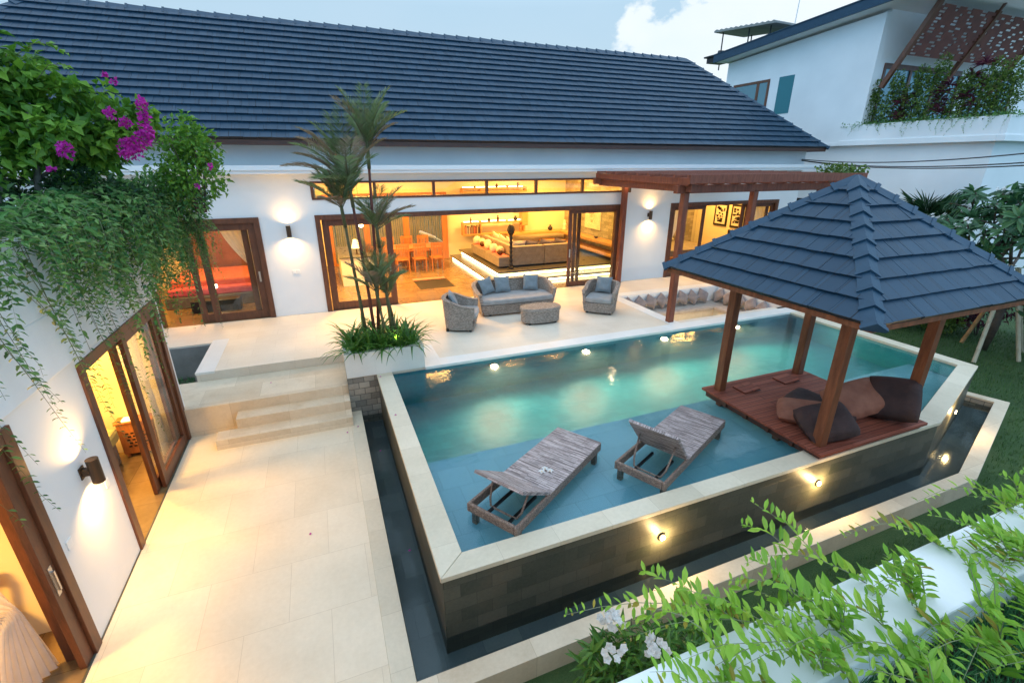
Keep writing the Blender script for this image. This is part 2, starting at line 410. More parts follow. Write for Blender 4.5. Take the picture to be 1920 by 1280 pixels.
def _grass(nt, p):
    v = coords(nt, 'Object'); a = noise(nt, v, .8, 5); f = noise(nt, v, 90, 3)
    k = math_(nt, 'ADD', math_(nt,'MULTIPLY',a,.6), math_(nt,'MULTIPLY',f,.4))
    lk(nt, ramp(nt, k, [(.3,(.02,.05,.013)),(.5,(.04,.095,.022)),(.62,(.075,.125,.034)),(.75,(.14,.13,.055))]), p.inputs['Base Color'])
    lk(nt, bump(nt, f, .9, .03), p.inputs['Normal'])
pbr('lawn', (.03,.07,.02), .9, build=_grass)
leafm('blade', [(.03,.085,.018),(.06,.145,.03),(.10,.165,.045)], .6, .3)
leafm('blade_fresh', [(.03,.14,.045),(.06,.21,.075),(.10,.27,.09)], .6, .3)
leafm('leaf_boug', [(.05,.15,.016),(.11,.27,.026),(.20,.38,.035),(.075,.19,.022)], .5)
leafm('leaf_vine', [(.045,.12,.035),(.09,.20,.045),(.15,.28,.06)], .42)
leafm('leaf_mat', [(.04,.14,.04),(.09,.24,.055),(.16,.33,.075),(.24,.37,.14)], .45)
leafm('leaf_fresh', [(.15,.33,.03),(.26,.48,.045),(.38,.56,.07),(.19,.38,.05)], .45, .4)
leafm('leaf_yellow', [(.26,.27,.04),(.36,.28,.04)], .5, .4)
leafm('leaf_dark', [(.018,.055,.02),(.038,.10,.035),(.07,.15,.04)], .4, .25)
leafm('leaf_frangi', [(.022,.08,.035),(.045,.13,.055),(.09,.2,.07)], .35, .25)
leafm('leaf_strap', [(.035,.12,.015),(.07,.19,.025),(.12,.26,.04)], .4, .3)
leafm('leaf_palm', [(.12,.19,.06),(.19,.26,.10),(.26,.30,.15)], .45, .3)
leafm('leaf_palm_red', [(.28,.19,.12),(.34,.26,.17),(.22,.20,.10)], .5, .3)
leafm('leaf_fan', [(.015,.05,.02),(.03,.085,.03),(.055,.12,.05)], .35, .25)
leafm('leaf_hedge', [(.04,.085,.015),(.09,.16,.025),(.16,.24,.03)], .5, .3)
leafm('leaf_red', [(.06,.012,.025),(.11,.02,.045),(.16,.04,.05)], .45, .3)
leafm('leaf_brown', [(.12,.05,.02),(.2,.09,.04),(.08,.06,.03)], .6, .3)
leafm('petal_magenta', [(.45,.015,.30),(.58,.03,.42),(.38,.01,.2)], .6, .4)
leafm('petal_white', [(.75,.76,.74),(.82,.82,.8)], .5, .35)
leafm('petal_yellow', [(.7,.45,.05),(.8,.5,.08)], .5, .3)
# glass: thin panes that let light pass and mirror a little of the surroundings
def glass_mat(name, tint, refl=1.0):
    m, nt, out = new_mat(name)
    t = N(nt, 'BsdfTransparent'); t.inputs[0].default_value = rgb(tint)
    g = N(nt, 'BsdfGlossy'); g.inputs['Roughness'].default_value = .02
    fr = N(nt, 'LayerWeight'); fr.inputs[0].default_value = .5
    mx = N(nt, 'MixShader'); lk(nt, math_(nt, 'MULTIPLY', math_(nt, 'ADD', .04, math_(nt, 'POWER', fr.outputs['Facing'], 5.0)), .7*refl), mx.inputs[0])
    lk(nt, t.outputs[0], mx.inputs[1]); lk(nt, g.outputs[0], mx.inputs[2]); lk(nt, mx.outputs[0], out.inputs[0])
glass_mat('pane', (.93,.95,.94))
glass_mat('sheer_pane', (.7,.68,.6), 1)
pbr('blue_pane', (.08,.2,.24), .08, build=None, spec=.9)
pbr('teal_pane', (.03,.17,.20), .3, spec=.3)
def water_mat(name, col, wav=1.0, wscale=2.2, vol=None):
    m, nt, out = new_mat(name)
    g = N(nt, 'BsdfGlass'); g.inputs['IOR'].default_value = 1.33; g.inputs['Color'].default_value = rgb(col); g.inputs['Roughness'].default_value = .10
    v = coords(nt, 'Object', (1,1.4,1)); a = noise(nt, v, wscale, 2, .5); b = noise(nt, v, wscale*7, 2, .5)
    h = math_(nt, 'ADD', a, math_(nt, 'MULTIPLY', b, .12))
    lk(nt, bump(nt, h, .055*wav, .12), g.inputs['Normal']); lk(nt, g.outputs[0], out.inputs[0])
    if vol:
        pv = N(nt, 'VolumePrincipled'); pv.inputs['Color'].default_value = rgb(vol[0]); pv.inputs['Density'].default_value = vol[1]; pv.inputs['Anisotropy'].default_value = .55
        pv.inputs['Absorption Color'].default_value = rgb(vol[2]); lk(nt, pv.outputs[0], out.inputs[1])
water_mat('pool_water', (.95,1.0,1.0), 1.0, 2.0, ((.5,.88,.92),.10,(.12,.80,.93)))
water_mat('trough_water', (.85,.92,.92), .5, 3)
def emit(name, col, s):
    m, nt, out = new_mat(name); e = N(nt, 'Emission'); e.inputs[0].default_value = rgb(col); e.inputs[1].default_value = s; lk(nt, e.outputs[0], out.inputs[0])
emit('bulb', (1,.72,.38), 60)
emit('pool_bulb', (1,.75,.42), 40)
emit('led', (1,.78,.42), 14)
emit('lampshade_lit', (1,.66,.25), 5)

def lamp(kind, name, loc, energy, color=(1,.72,.4), size=.1, rot=None, spot=None, blend=.6, size_y=None, target=None):
    l = bpy.data.lights.new(name, kind); l.energy = energy; l.color = color
    if kind == 'AREA':
        l.size = size
        if size_y: l.shape = 'RECTANGLE'; l.size_y = size_y
    else: l.shadow_soft_size = size
    if kind == 'SPOT': l.spot_size = spot or R(100); l.spot_blend = blend
    o = bpy.data.objects.new(name, l); COL.objects.link(o); o.location = loc
    if target is not None: o.rotation_euler = (Vector(target)-Vector(loc)).to_track_quat('-Z','Y').to_euler()
    elif rot: o.rotation_euler = rot
    return o
# ------------------------------------------------------------------ camera, sky, added sun fill
cam = bpy.data.cameras.new('camera'); cam.lens = 885.7/1920*36; cam.sensor_width = 36; cam.clip_end = 500; cam.clip_start = .05
co = bpy.data.objects.new('camera', cam); COL.objects.link(co); co.location = (0,0,3.6)
co.rotation_euler = (PI/2-.361231575, 0, -.379057535); SC.camera = co
W = bpy.data.worlds.new('World'); SC.world = W; W.use_nodes = True
nt = W.node_tree; nt.nodes.clear()
wo = nt.nodes.new('ShaderNodeOutputWorld'); bg = nt.nodes.new('ShaderNodeBackground'); lk(nt, bg.outputs[0], wo.inputs[0])
SUN_EL, SUN_AZ = R(4), R(215)
sky = N(nt, 'TexSky', sky_type='NISHITA', sun_disc=False, sun_elevation=SUN_EL, sun_rotation=SUN_AZ, altitude=0, air_density=1.0, dust_density=.6, ozone_density=2.0)
gen = N(nt, 'TexCoord').outputs['Generated']
sep = N(nt, 'SeparateXYZ'); lk(nt, gen, sep.inputs[0])
# one big cumulus low over the roofs, a thin veil elsewhere
mp = N(nt, 'Mapping'); lk(nt, gen, mp.inputs[0]); mp.inputs['Scale'].default_value = (1,1,1.5)
c1 = noise(nt, mp.outputs[0], 9, 10, .56); c2 = noise(nt, mp.outputs[0], 1.6, 5, .6)
def blob(d, r):
    v = N(nt, 'VectorMath', operation='DISTANCE'); lk(nt, gen, v.inputs[0]); v.inputs[1].default_value = d
    m_ = N(nt, 'MapRange'); lk(nt, v.outputs['Value'], m_.inputs[0]); m_.inputs[1].default_value = 0; m_.inputs[2].default_value = r; m_.inputs[3].default_value = 1; m_.inputs[4].default_value = 0
    return m_.outputs[0]
bl = math_(nt, 'MAXIMUM', math_(nt, 'MAXIMUM', blob((.712,.676,.20),.20), blob((.630,.765,.135),.21)), blob((.78,.60,.12),.16))
cm = ramp(nt, math_(nt, 'ADD', bl, math_(nt, 'MULTIPLY', math_(nt,'SUBTRACT',c1,.5), 1.5)), [(.30,(0,0,0)),(.40,(1,1,1))])
veil = ramp(nt, c2, [(.35,(.0,.0,.0)),(.7,(.35,.35,.35))])
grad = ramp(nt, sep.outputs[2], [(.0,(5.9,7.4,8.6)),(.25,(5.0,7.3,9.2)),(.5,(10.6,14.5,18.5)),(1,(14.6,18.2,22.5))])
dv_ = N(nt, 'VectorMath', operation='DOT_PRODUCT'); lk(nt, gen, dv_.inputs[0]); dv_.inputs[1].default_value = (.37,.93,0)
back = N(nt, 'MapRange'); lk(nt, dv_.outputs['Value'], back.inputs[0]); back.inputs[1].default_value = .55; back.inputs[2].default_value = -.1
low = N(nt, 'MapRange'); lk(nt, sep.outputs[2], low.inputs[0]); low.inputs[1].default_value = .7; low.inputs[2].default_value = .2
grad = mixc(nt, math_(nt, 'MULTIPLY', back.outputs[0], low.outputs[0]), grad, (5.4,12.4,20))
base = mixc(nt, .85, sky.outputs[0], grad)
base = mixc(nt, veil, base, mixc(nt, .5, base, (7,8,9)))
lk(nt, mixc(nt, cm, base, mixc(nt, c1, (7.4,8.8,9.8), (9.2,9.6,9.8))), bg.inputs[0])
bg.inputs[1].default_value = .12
sun = lamp('SUN', 'sun', (0,-10,20), .25, (1,.95,.92)); sun.data.angle = R(60)  # weak, wide fill added to brighten the scene; the sun itself has set
sun.rotation_euler = (R(55), 0, R(-35))

SC.view_settings.view_transform = 'Standard'; SC.view_settings.look = 'None'; SC.view_settings.exposure = -.15; SC.view_settings.gamma = 1
cy = SC.cycles; cy.use_denoising = True; cy.max_bounces = 8; cy.diffuse_bounces = 4; cy.glossy_bounces = 3; cy.transmission_bounces = 6; cy.transparent_max_bounces = 12
cy.sample_clamp_indirect = 6; cy.sample_clamp_direct = 0; cy.blur_glossy = .5; cy.use_adaptive_sampling = True; cy.adaptive_threshold = .02
try: cy.denoiser = 'OPENIMAGEDENOISE'; cy.denoising_input_passes = 'RGB_ALBEDO_NORMAL'
except Exception: pass

# ------------------------------------------------------------------ ground
u_ = Vector((.95,.313)).normalized(); n_ = Vector((u_.y,-u_.x))
PC0 = Vector((8.2,3.35)); PC1 = Vector((11.26,4.36))           # near and far end of the pool's slanted edge
def D(p, along, out): q = p + u_*along + n_*out; return (q.x, q.y)
pit = [(.17,8.3),(.17,2.85),D(PC0,.02,.47),D(PC1,.30,.47),D(PC1,.30,-.3),(11.1,4.7),(11.1,8.4)]
g = MB(); g.slab([(-70,-60),(90,-60),(90,100),(-70,100)], [list(reversed(pit))], None, -.95)
tag(g.build('lawn', 'lawn'), kind='structure')
# lower patio
b = MB(); b.box(-2.47,.06,.78,8.3,-1.15,-.68)
tag(b.build('patio', 'patio_stone'), kind='structure')
b = MB(); b.box(-2.475,-2.455,-.5,8.3,-.7,-.672)
tag(b.build('patio.001', 'pool_stone'), kind='structure')
# upper terrace with the sunken seating pit
HOLE = [(7.75,8.68),(7.75,11.1),(11.4,11.1),(11.4,8.68)]
b = MB(); b.slab([(-9,11.14),(-2.46,11.14),(-2.46,9.45),(.1,9.45),(.1,8.22),(11.68,8.22),(11.68,11.1),(17.2,11.1),(17.2,12.64),(-9,12.64)], [HOLE], -1.3, 0)
tag(b.build('terrace', 'terrace_stone'), kind='structure')
b = MB()
b.box(1.5,11.30,8.17,8.52,-.05,.006)
b.box(7.45,7.75,8.52,11.42,-.04,.006); b.box(7.75,11.68,11.1,11.42,-.04,.006); b.box(11.4,11.68,8.52,11.1,-.04,.006)
b.box(-2.47,-2.16,9.44,11.3,-.04,.006); b.box(1.5,1.86,8.52,9.3,-.04,.006)
tag(b.build('terrace.001', 'border_stone', bevel=.004), kind='structure')
b = MB(); b.box(-6,.1,8.3,9.46,-1.2,-.17); b.box(-1.7,.1,8.0,8.31,-1.2,-.34); b.box(-1.98,.1,7.7,8.01,-1.2,-.51)
st = thing('garden_steps', 'pale limestone steps climbing from the lower patio to the upper terrace', 'steps', (-1,8.5,-.68))
b.build('tread_block', 'step_stone', st, bevel=.006)
# grass pocket beside the steps
b = MB(); b.box(-9,-2.48,9.48,11.12,-.98,-.72); tag(b.build('planting_bed', 'soil'), kind='structure')
b = MB(); b.box(-9,-2.46,11.10,11.138,-.95,-.03); b.box(-2.5,-2.462,9.5,11.1,-.95,-.03)
tag(b.build('terrace.002', 'concrete'), kind='structure')

# ------------------------------------------------------------------ swimming pool
I_ = [(.88,8.2),(.88,3.58),(8.06,3.6),(10.97,4.55),(10.97,8.2)]
WZ = -.055
pool = thing('swimming_pool', 'raised turquoise swimming pool with pale stone coping and dark stone outer walls', 'pool', (6,6,0))
b = MB()
for q in ([(.63,3.34),(.88,3.58),(.88,8.24),(.63,8.24)], [(.63,3.34),(8.2,3.37),(8.06,3.6),(.88,3.58)], [(8.2,3.37),(11.24,4.37),(10.97,4.55),(8.06,3.6)], [(11.24,4.37),(11.24,8.62),(10.97,8.62),(10.97,4.55)]):
    if sum(q[i][0]*q[(i+1)%4][1]-q[(i+1)%4][0]*q[i][1] for i in range(4)) < 0: q = q[::-1]
    b.prism(q, -1.6, -.056)
b.build('outer_wall', 'pool_stone', pool)
b = MB()
b.prism([(.61,3.32),(8.205,3.35),(8.06,3.585),(.885,3.565)], -.056, 0); b.prism([(8.205,3.35),(11.26,4.36),(10.975,4.545),(8.06,3.585)], -.056, 0)
b.build('near_coping', 'coping_stone', pool, bevel=.006)
b = MB()
b.prism([(.61,3.325),(.885,3.57),(.885,8.2),(.61,8.2)], -.056, .0); b.build('side_coping', 'coping_stone_y', pool, bevel=.006); b = MB(); b.prism([(11.26,4.362),(11.26,8.64),(10.975,8.64),(10.975,4.548)], -.056, 0)
b.build('side_coping', 'coping_stone_y', pool, bevel=.006)
b = MB(); k = .004
Ii = [(.88+k,8.2-k),(.88+k,3.58+k),(8.06-k,3.6+k),(10.97-k,4.55+k),(10.97-k,8.2-k)]
for i in range(5):
    p, q = Ii[i], Ii[(i+1)%5]; b.quad((p[0],p[1],-1.55),(q[0],q[1],-1.55),(q[0],q[1],-.056),(p[0],p[1],-.056))
b.poly([(x,y,-1.5) for x,y in Ii])
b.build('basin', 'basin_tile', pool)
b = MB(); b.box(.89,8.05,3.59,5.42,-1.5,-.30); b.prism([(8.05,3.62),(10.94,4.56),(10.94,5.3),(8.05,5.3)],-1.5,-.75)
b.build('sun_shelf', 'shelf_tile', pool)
w = MB(); w.prism([(.87,8.21),(.87,3.57),(8.063,3.588),(10.98,4.543),(10.98,8.21)], -1.53, WZ)
tag(w.build('water', 'pool_water'), kind='structure')

# overflow trough round the pool
T_ = [(.27,8.22),(.27,2.95),D(PC0,-.02,.375),D(PC1,.2,.375),D(PC1,.2,-.03)]
TO = [(.06,8.22),(.06,2.75),D(PC0,.02,.575),D(PC1,.4,.575),D(PC1,.4,-.06)]
tr = thing('overflow_trough', 'narrow dark water trough with pale stone rim wrapping the raised pool', 'trough', (5,3,-.95))
for i in range(4):
    b = MB(); q = [T_[i], T_[i+1], TO[i+1], TO[i]]
    if sum(q[j][0]*q[(j+1)%4][1]-q[(j+1)%4][0]*q[j][1] for j in range(4)) < 0: q = q[::-1]
    b.prism(q, -1.2, -.68 + (.0015 if i == 0 else 0))
    b.build('rim', 'step_stone' if i else 'coping_stone_y', tr, bevel=.005)
b = MB(); ins = [(T_[0][0]+.006,T_[0][1]),(T_[1][0]+.006,T_[1][1]+.006),(T_[2][0]-.002,T_[2][1]+.006),(T_[3][0]-.008,T_[3][1]+.004),(T_[4][0]-.006,T_[4][1])]
for i in range(4):
    p, q = ins[i], ins[i+1]; b.quad((p[0],p[1],-1.2),(q[0],q[1],-1.2),(q[0],q[1],-.715),(p[0],p[1],-.715))
b.build('lining', 'grey_stone', tr)
b = MB(); b.poly([(T_[0][0],T_[0][1],-1.12),(T_[1][0],T_[1][1],-1.12),(T_[2][0],T_[2][1],-1.12),(T_[3][0],T_[3][1],-1.12),(T_[4][0],T_[4][1],-1.12),(11.2,4.45,-1.12),(8.2,3.45,-1.12),(.7,3.45,-1.12),(.7,8.22,-1.12)])
b.build('trough_floor', 'trough_stone', tr)
w = MB(); w.poly([(T_[0][0],T_[0][1],-.80),(T_[1][0],T_[1][1],-.80),(T_[2][0],T_[2][1],-.80),(T_[3][0],T_[3][1],-.80),(T_[4][0],T_[4][1],-.80),(11.2,4.43,-.80),(8.2,3.4,-.80),(.65,3.36,-.80),(.65,8.22,-.80)])
tag(w.build('water', 'trough_water'), kind='structure')
rw = MB(); rw.box(.1,.632,8.215,8.6,-1.2,-.02)
tag(rw.build('retaining_wall', 'grey_stone'), 'rough grey stone wall face between the steps and the pool below the planter', 'wall')

# ------------------------------------------------------------------ main house
house = thing('main_house', 'long white single storey villa with a steep dark tiled hip roof', 'house', (4,15,0))
FY = 12.65; HX0, HX1 = -8.5, 16.06
def fx(x): return x-HX0
b = MB()
b.wall((HX0,FY),(HX1,FY), 0, 4.02, .25, [(fx(-3.75),fx(-1.32),-.1,2.4),(fx(-.07),fx(8.73),-.1,2.4),(fx(-.07),fx(8.70),2.78,3.18),(fx(10.52),fx(15.16),-.1,2.38)])
b.wall((HX1,FY+.25),(HX1,18.95), -.95, 4.02, .22)
b.wall((HX0+.001,18.95),(HX0+.001,FY+.25), -.95, 4.02, .22)
b.build('facade_wall', 'white_wall', house)
b = MB(); b.box(HX0,17.1,12.2,FY-.002,3.37,3.55); b.box(HX0,17.1,12.16,12.2,3.44,3.55)
b.build('cornice', 'white_frame', house, bevel=.006)
# rooms behind the facade
b = MB(); b.box(HX0,HX1,FY-.008,18.9,-.3,.001); b.build('room_floor', 'inner_floor', house)
b = MB()
b.wall((9.9,18.72),(.0,18.72), 0, 3.4, -.2, [(9.9-4.62,9.9-.25,0,2.55)])
b.box(-.28,-.16,12.9,18.72,0,3.4)
b.box(-5.2,-.28,16.8,16.95,0,3.4); b.box(-5.2,-5.05,12.9,16.8,0,3.4)
b.box(10.2,HX1-.23,17.0,17.15,0,3.4)
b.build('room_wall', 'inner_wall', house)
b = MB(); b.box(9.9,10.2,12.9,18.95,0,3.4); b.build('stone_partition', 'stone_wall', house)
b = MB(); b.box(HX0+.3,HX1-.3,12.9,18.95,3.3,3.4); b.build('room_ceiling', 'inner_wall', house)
# --- stepped tile roof
def clip(poly, inside, inter):
    out = []
    for i in range(len(poly)):
        a, b2 = poly[i-1], poly[i]; ia, ib = inside(a), inside(b2)
        if ia != ib: out.append(inter(a, b2))
        if ib: out.append(b2)
    return out
def clip_convex(poly, conv):
    for i in range(len(conv)):
        p, q = conv[i], conv[(i+1)%len(conv)]
        f = lambda t: (q[0]-p[0])*(t[1]-p[1])-(q[1]-p[1])*(t[0]-p[0])
        poly = clip(poly, lambda t: f(t) >= -1e-9, lambda a, b2: (a[0]+(b2[0]-a[0])*f(a)/(f(a)-f(b2)), a[1]+(b2[1]-a[1])*f(a)/(f(a)-f(b2))))
        if len(poly) < 3: return []
    return poly
def tile_slope(mb, P0, ux, up, outline, gauge, width, thick=.03, jit=.003, seed=0, gap=.004):
    """lay real tiles over a roof slope: P0 corner, ux along the eave, up the slope (unit vectors), outline = convex polygon in (u,v)"""
    rr = random.Random(seed); nrm = ux.cross(up).normalized()
    vmax = max(p[1] for p in outline); umax = max(p[0] for p in outline); umin = min(p[0] for p in outline)
    n = int(math.ceil(vmax/gauge-1e-6))
    for i in range(n):
        v0, v1 = i*gauge, min((i+1)*gauge+.02, vmax)
        off = (i % 2)*width*.5 + rr.uniform(-.01,.01)
        u = umin-width+off
        while u < umax:
            pl = clip_convex([(u+gap/2,v0),(u+width-gap/2,v0),(u+width-gap/2,v1),(u+gap/2,v1)], outline)
            j = rr.uniform(-jit,jit); sk = rr.uniform(-jit,jit)*.6; sag = rr.uniform(-.006,.004) if pl and len(pl) >= 4 else 0
            if len(pl) >= 3:
                top = []; bot = []; uv = []; tu = rr.uniform(0,50)
                for a, c in pl:
                    h = thick*(1.15-(c-v0)/gauge*1.0) + j + sk*((a-u)/width-.5)*2
                    cc = c + (sag if c < v0+.01 else 0)
                    q = P0 + ux*a + up*cc
                    top.append(q+nrm*max(h,.002)); bot.append(q-nrm*.004); uv.append((a+tu-u+.0, c+i*.37))
                m = len(pl)
                mb.add(top+bot, [tuple(range(m))]+[(k,m+k,m+(k+1)%m,(k+1)%m) for k in range(m)], [tuple(uv)]+[(uv[k],uv[k],uv[(k+1)%m],uv[(k+1)%m]) for k in range(m)])
            u += width
def cap_run(mb, a, b2, n1, n2, seg, hw=.12, rise=.035, lip=.012):
    """angular ridge/hip caps from low a to high b2, lapping like the real ones"""
    a = Vector(a); b2 = Vector(b2); d = (b2-a).normalized(); L = (b2-a).length; n = max(1,int(round(L/seg))); s = L/n
    up = (n1+n2).normalized()
    e1 = n1.cross(d).normalized(); e2 = d.cross(n2).normalized()
    if e1.dot(n2) > 0: e1 = -e1
    if e2.dot(n1) > 0: e2 = -e2
    for i in range(n):
        jw = .0
        for (t0, t1, w, r0, r1, th) in ((i*s-.02, (i+1)*s, hw, rise+.022, rise, .02), (i*s-.025, i*s+.022, hw+.012, rise+.034, rise+.032, .03)):
            rows = []
            for t, r in ((t0,r0),(t1,r1)):
                c = a + d*t
                rows.append([c+e1*w+n1*(r*.55-th), c+e1*w+n1*r*.55, c+up*r, c+e2*w+n2*r*.55, c+e2*w+n2*(r*.55-th)])
            P = rows[0]+rows[1]
            mb.add(P, [(0,1,6,5),(1,2,7,6),(2,3,8,7),(3,4,9,8),(4,3,2,1,0),(5,6,7,8,9)])
def hip_roof(parent, x0, x1, y0, y1, z0, rise, gauge, width, thick, seg, hw, seed, sides='NSEW', rise_cap=.035):
    w = (y1-y0)/2; ym = (y0+y1)/2; sl = math.hypot(w, rise); zt = z0+rise
    ra = Vector((x0+w,ym,zt)); rb = Vector((x1-w,ym,zt)); L = x1-x0
    A, B, C_, D_ = (Vector(p) for p in ((x0,y0,z0),(x1,y0,z0),(x1,y1,z0),(x0,y1,z0)))
    mb = MB()
    sid = {'S': (A, Vector((1,0,0)), Vector((0,w,rise)).normalized(), L), 'N': (C_, Vector((-1,0,0)), Vector((0,-w,rise)).normalized(), L),
           'E': (B, Vector((0,1,0)), Vector((-w,0,rise)).normalized(), 2*w), 'W': (D_, Vector((0,-1,0)), Vector((w,0,rise)).normalized(), 2*w)}
    for k, (P, ux, up, l) in sid.items():
        out = [(0,0),(l,0),(l-w,sl),(w,sl)] if l > 2*w+1e-6 else [(0,0),(l,0),(l/2,sl)]
        if k in sides: tile_slope(mb, P, ux, up, out, gauge, width, thick, .002, seed+ord(k))
        q = [P+ux*a+up*c-ux.cross(up).normalized()*.012 for a, c in out]
        mb.mi = 1; mb.poly(q); mb.mi = 0
    r = mb.build('roof', ['roof_tile','black'], parent)
    nr = {k: v[1].cross(v[2]).normalized() for k, v in sid.items()}
    cm_ = MB()
    for a, t, p, q in ((A,ra,'S','W'),(B,rb,'S','E'),(C_,rb,'N','E'),(D_,ra,'N','W')):
        cap_run(cm_, a, t, nr[p], nr[q], seg, hw, rise_cap)
    if (rb-ra).length > .01: cap_run(cm_, ra, rb, nr['S'], nr['N'], seg, hw, rise_cap)
    cm_.build('ridge_cap', 'ridge_tile', r)
    return r
roof = hip_roof(house, -8.80, 16.22, 12.0, 18.95, 4.07, 2.94, .254, .27, .042, .36, .12, 3, sides='SEW')
b = MB(); b.box(-8.75,16.15,12.02,12.06,3.95,4.06); b.box(16.11,16.15,12.06,18.9,3.95,4.06); b.box(-8.75,16.11,12.06,FY+.1,4.0,4.04); b.build('fascia', 'fascia_wood', roof)

# --- openings: joinery as parts of the house
def leaf_panel(parent, x0, x1, z0, z1, y, st=.11, rail=.13, depth=.05, handle=None, pane='pane', mid=None, name='sliding_door'):
    b = MB(); b.box(x0,x0+st,y,y+depth,z0,z1); b.box(x1-st,x1,y,y+depth,z0,z1); b.box(x0+st,x1-st,y+.002,y+depth-.002,z0,z0+rail); b.box(x0+st,x1-st,y+.002,y+depth-.002,z1-rail*.8,z1)
    f = b.build(name, 'frame_wood', parent, bevel=.004)
    p = MB(); p.box(x0+st-.01,x1-st+.01,y+depth*.4,y+depth*.4+.006,z0+rail-.01,z1-rail*.8+.01); p.build('pane', pane, f)
    if handle is not None:
        h = MB(); h.box(handle-.012,handle+.012,y-.018,y,z0+.95,z0+1.1); h.box(handle-.02,handle+.02,y-.004,y+.001,z0+.9,z0+1.15); h.build('handle', 'steel', f)
    return f
def opening_frame(parent, x0, x1, z0, z1, y0, y1, t, sill=False):
    b = MB(); b.box(x0,x0+t,y0,y1,z0,z1); b.box(x1-t,x1,y0,y1,z0,z1); b.box(x0+t,x1-t,y0+.003,y1-.003,z1-t,z1)
    if sill: b.box(x0+t,x1-t,y0+.003,y1-.003,z0,z0+.03)
    return b.build('door_frame', 'frame_wood', parent, bevel=.005)
opening_frame(house, -.09, 8.75, .0, 2.42, 12.615, 12.86, .12)
leaf_panel(house, .05,1.72,.004,2.3,12.72,.16,.2, handle=1.6)
leaf_panel(house, 6.88,8.625,.004,2.3,12.70,.11,.13, handle=6.94)
leaf_panel(house, 7.06,8.63,.004,2.3,12.757,.11,.13)
leaf_panel(house, 7.24,8.635,.004,2.3,12.81,.11,.13)
opening_frame(house, -3.77,-1.30,0,2.42,12.615,12.86,.12)
leaf_panel(house, -2.63,-1.43,.004,2.3,12.70,.15,.2, handle=-1.5)
leaf_panel(house, -2.9,-1.6,.004,2.3,12.76,.13,.2)
opening_frame(house, 10.50,15.18,0,2.40,12.615,12.86,.12)
leaf_panel(house, 10.63,12.0,.004,2.29,12.70,.11,.16)
leaf_panel(house, 13.8,15.05,.004,2.29,12.70,.11,.16)
leaf_panel(house, 13.65,14.9,.004,2.29,12.76,.11,.16)
b = MB(); b.box(-.09,8.72,12.62,12.72,2.77,2.82); b.box(-.09,8.72,12.62,12.72,3.14,3.19)
for x in (-.06,1.38,2.86,4.31,5.77,7.25,8.69): b.box(x-.035,x+.035,12.625,12.715,2.82,3.14)
tw = b.build('transom_window', 'frame_wood', house, bevel=.003)
b = MB(); b.box(-.05,8.68,12.665,12.671,2.81,3.15); b.build('pane', 'pane', tw)
# dining room back glazing
b = MB()
for x in (.25,1.55,3.02,4.52): b.box(x-.06,x+.16,18.60,18.70,0,2.55)
b.box(.3,4.6,18.61,18.69,2.4,2.55); b.box(.3,4.6,18.61,18.69,0,.08)
gz = b.build('back_window', 'orange_wood', house, bevel=.005)
b = MB(); b.box(.3,4.5,18.645,18.651,.08,2.4); b.build('pane', 'pane', gz)
# sockets on the facade
for x, z in ((-.73,1.09),(-.64,1.09)):
    b = MB(); b.box(x-.04,x+.04,12.64,FY+.0,z-.045,z+.045); b.build('wall_switch', 'switch_white', house, bevel=.004)

# ------------------------------------------------------------------ garden wing on the left
wing = thing('garden_wing', 'low white wing with a planted flat roof along the lower patio', 'building', (-4,5,-.68))
WX = -2.47
b = MB(); b.wall((WX,8.47),(WX,-1.0), -.95, 1.9, -.2, [(8.47-8.33,8.47-5.68,-1,1.69),(8.47-4.42,8.47-1.6,-1,1.69)])
b.box(-8,WX-.2,8.27,8.47,-.95,1.9); b.build('patio_wall', 'white_wall', wing)
b = MB(); b.box(-8,-2.43,-1.2,8.5,1.775,2.3); b.box(-2.58,-2.43,-1.2,8.5,2.3,3.0); b.box(-8,-2.58,8.36,8.5,2.3,3.0)
b.build('parapet', 'white_wall_rough', wing, bevel=.008)
b = MB(); b.box(-8,-2.58,-1.2,8.36,2.31,2.86); b.build('roof_soil', 'soil', wing)
b = MB(); b.box(-7,WX+.0,-1,8.3,-1.1,-.676); b.build('room_floor', 'inner_floor', wing)
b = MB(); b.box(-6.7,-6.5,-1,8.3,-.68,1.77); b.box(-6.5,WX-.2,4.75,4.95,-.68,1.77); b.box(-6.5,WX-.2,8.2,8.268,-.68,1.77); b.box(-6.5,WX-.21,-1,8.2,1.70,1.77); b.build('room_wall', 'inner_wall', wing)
def y_frame(y0, y1):
    b = MB(); b.box(WX-.21,WX+.025,y0-.01,y0+.11,-.68,1.70); b.box(WX-.21,WX+.025,y1-.11,y1+.01,-.68,1.70); b.box(WX-.207,WX+.022,y0+.11,y1-.11,1.58,1.70)
    return b.build('door_frame', 'frame_wood', wing, bevel=.005)
def y_leaf(y0, y1, x, st=.13, rail=.17, handle=None):
    b = MB(); b.box(x,x+.05,y0,y0+st,-.67,1.58); b.box(x,x+.05,y1-st,y1,-.67,1.58); b.box(x+.002,x+.048,y0+st,y1-st,-.67,-.67+rail); b.box(x+.002,x+.048,y0+st,y1-st,1.46,1.58)
    f = b.build('sliding_door', 'frame_wood', wing, bevel=.004)
    p = MB(); p.box(x+.02,x+.026,y0+st-.01,y1-st+.01,-.67+rail-.01,1.47); p.build('pane', 'pane', f)
    if handle:
        h = MB(); h.box(x+.05,x+.07,handle-.012,handle+.012,.22,.40); h.box(x+.05,x+.054,handle-.02,handle+.02,.17,.45); h.build('handle', 'steel', f)
y_frame(5.68,8.33); y_leaf(6.92,8.22,WX-.06); y_leaf(6.78,8.1,WX-.13); y_frame(1.6,4.42); b = MB(); b.box(WX-.06,WX-.005,4.17,4.306,-.67,1.58); f = b.build('sliding_door', 'frame_wood', wing, bevel=.004)
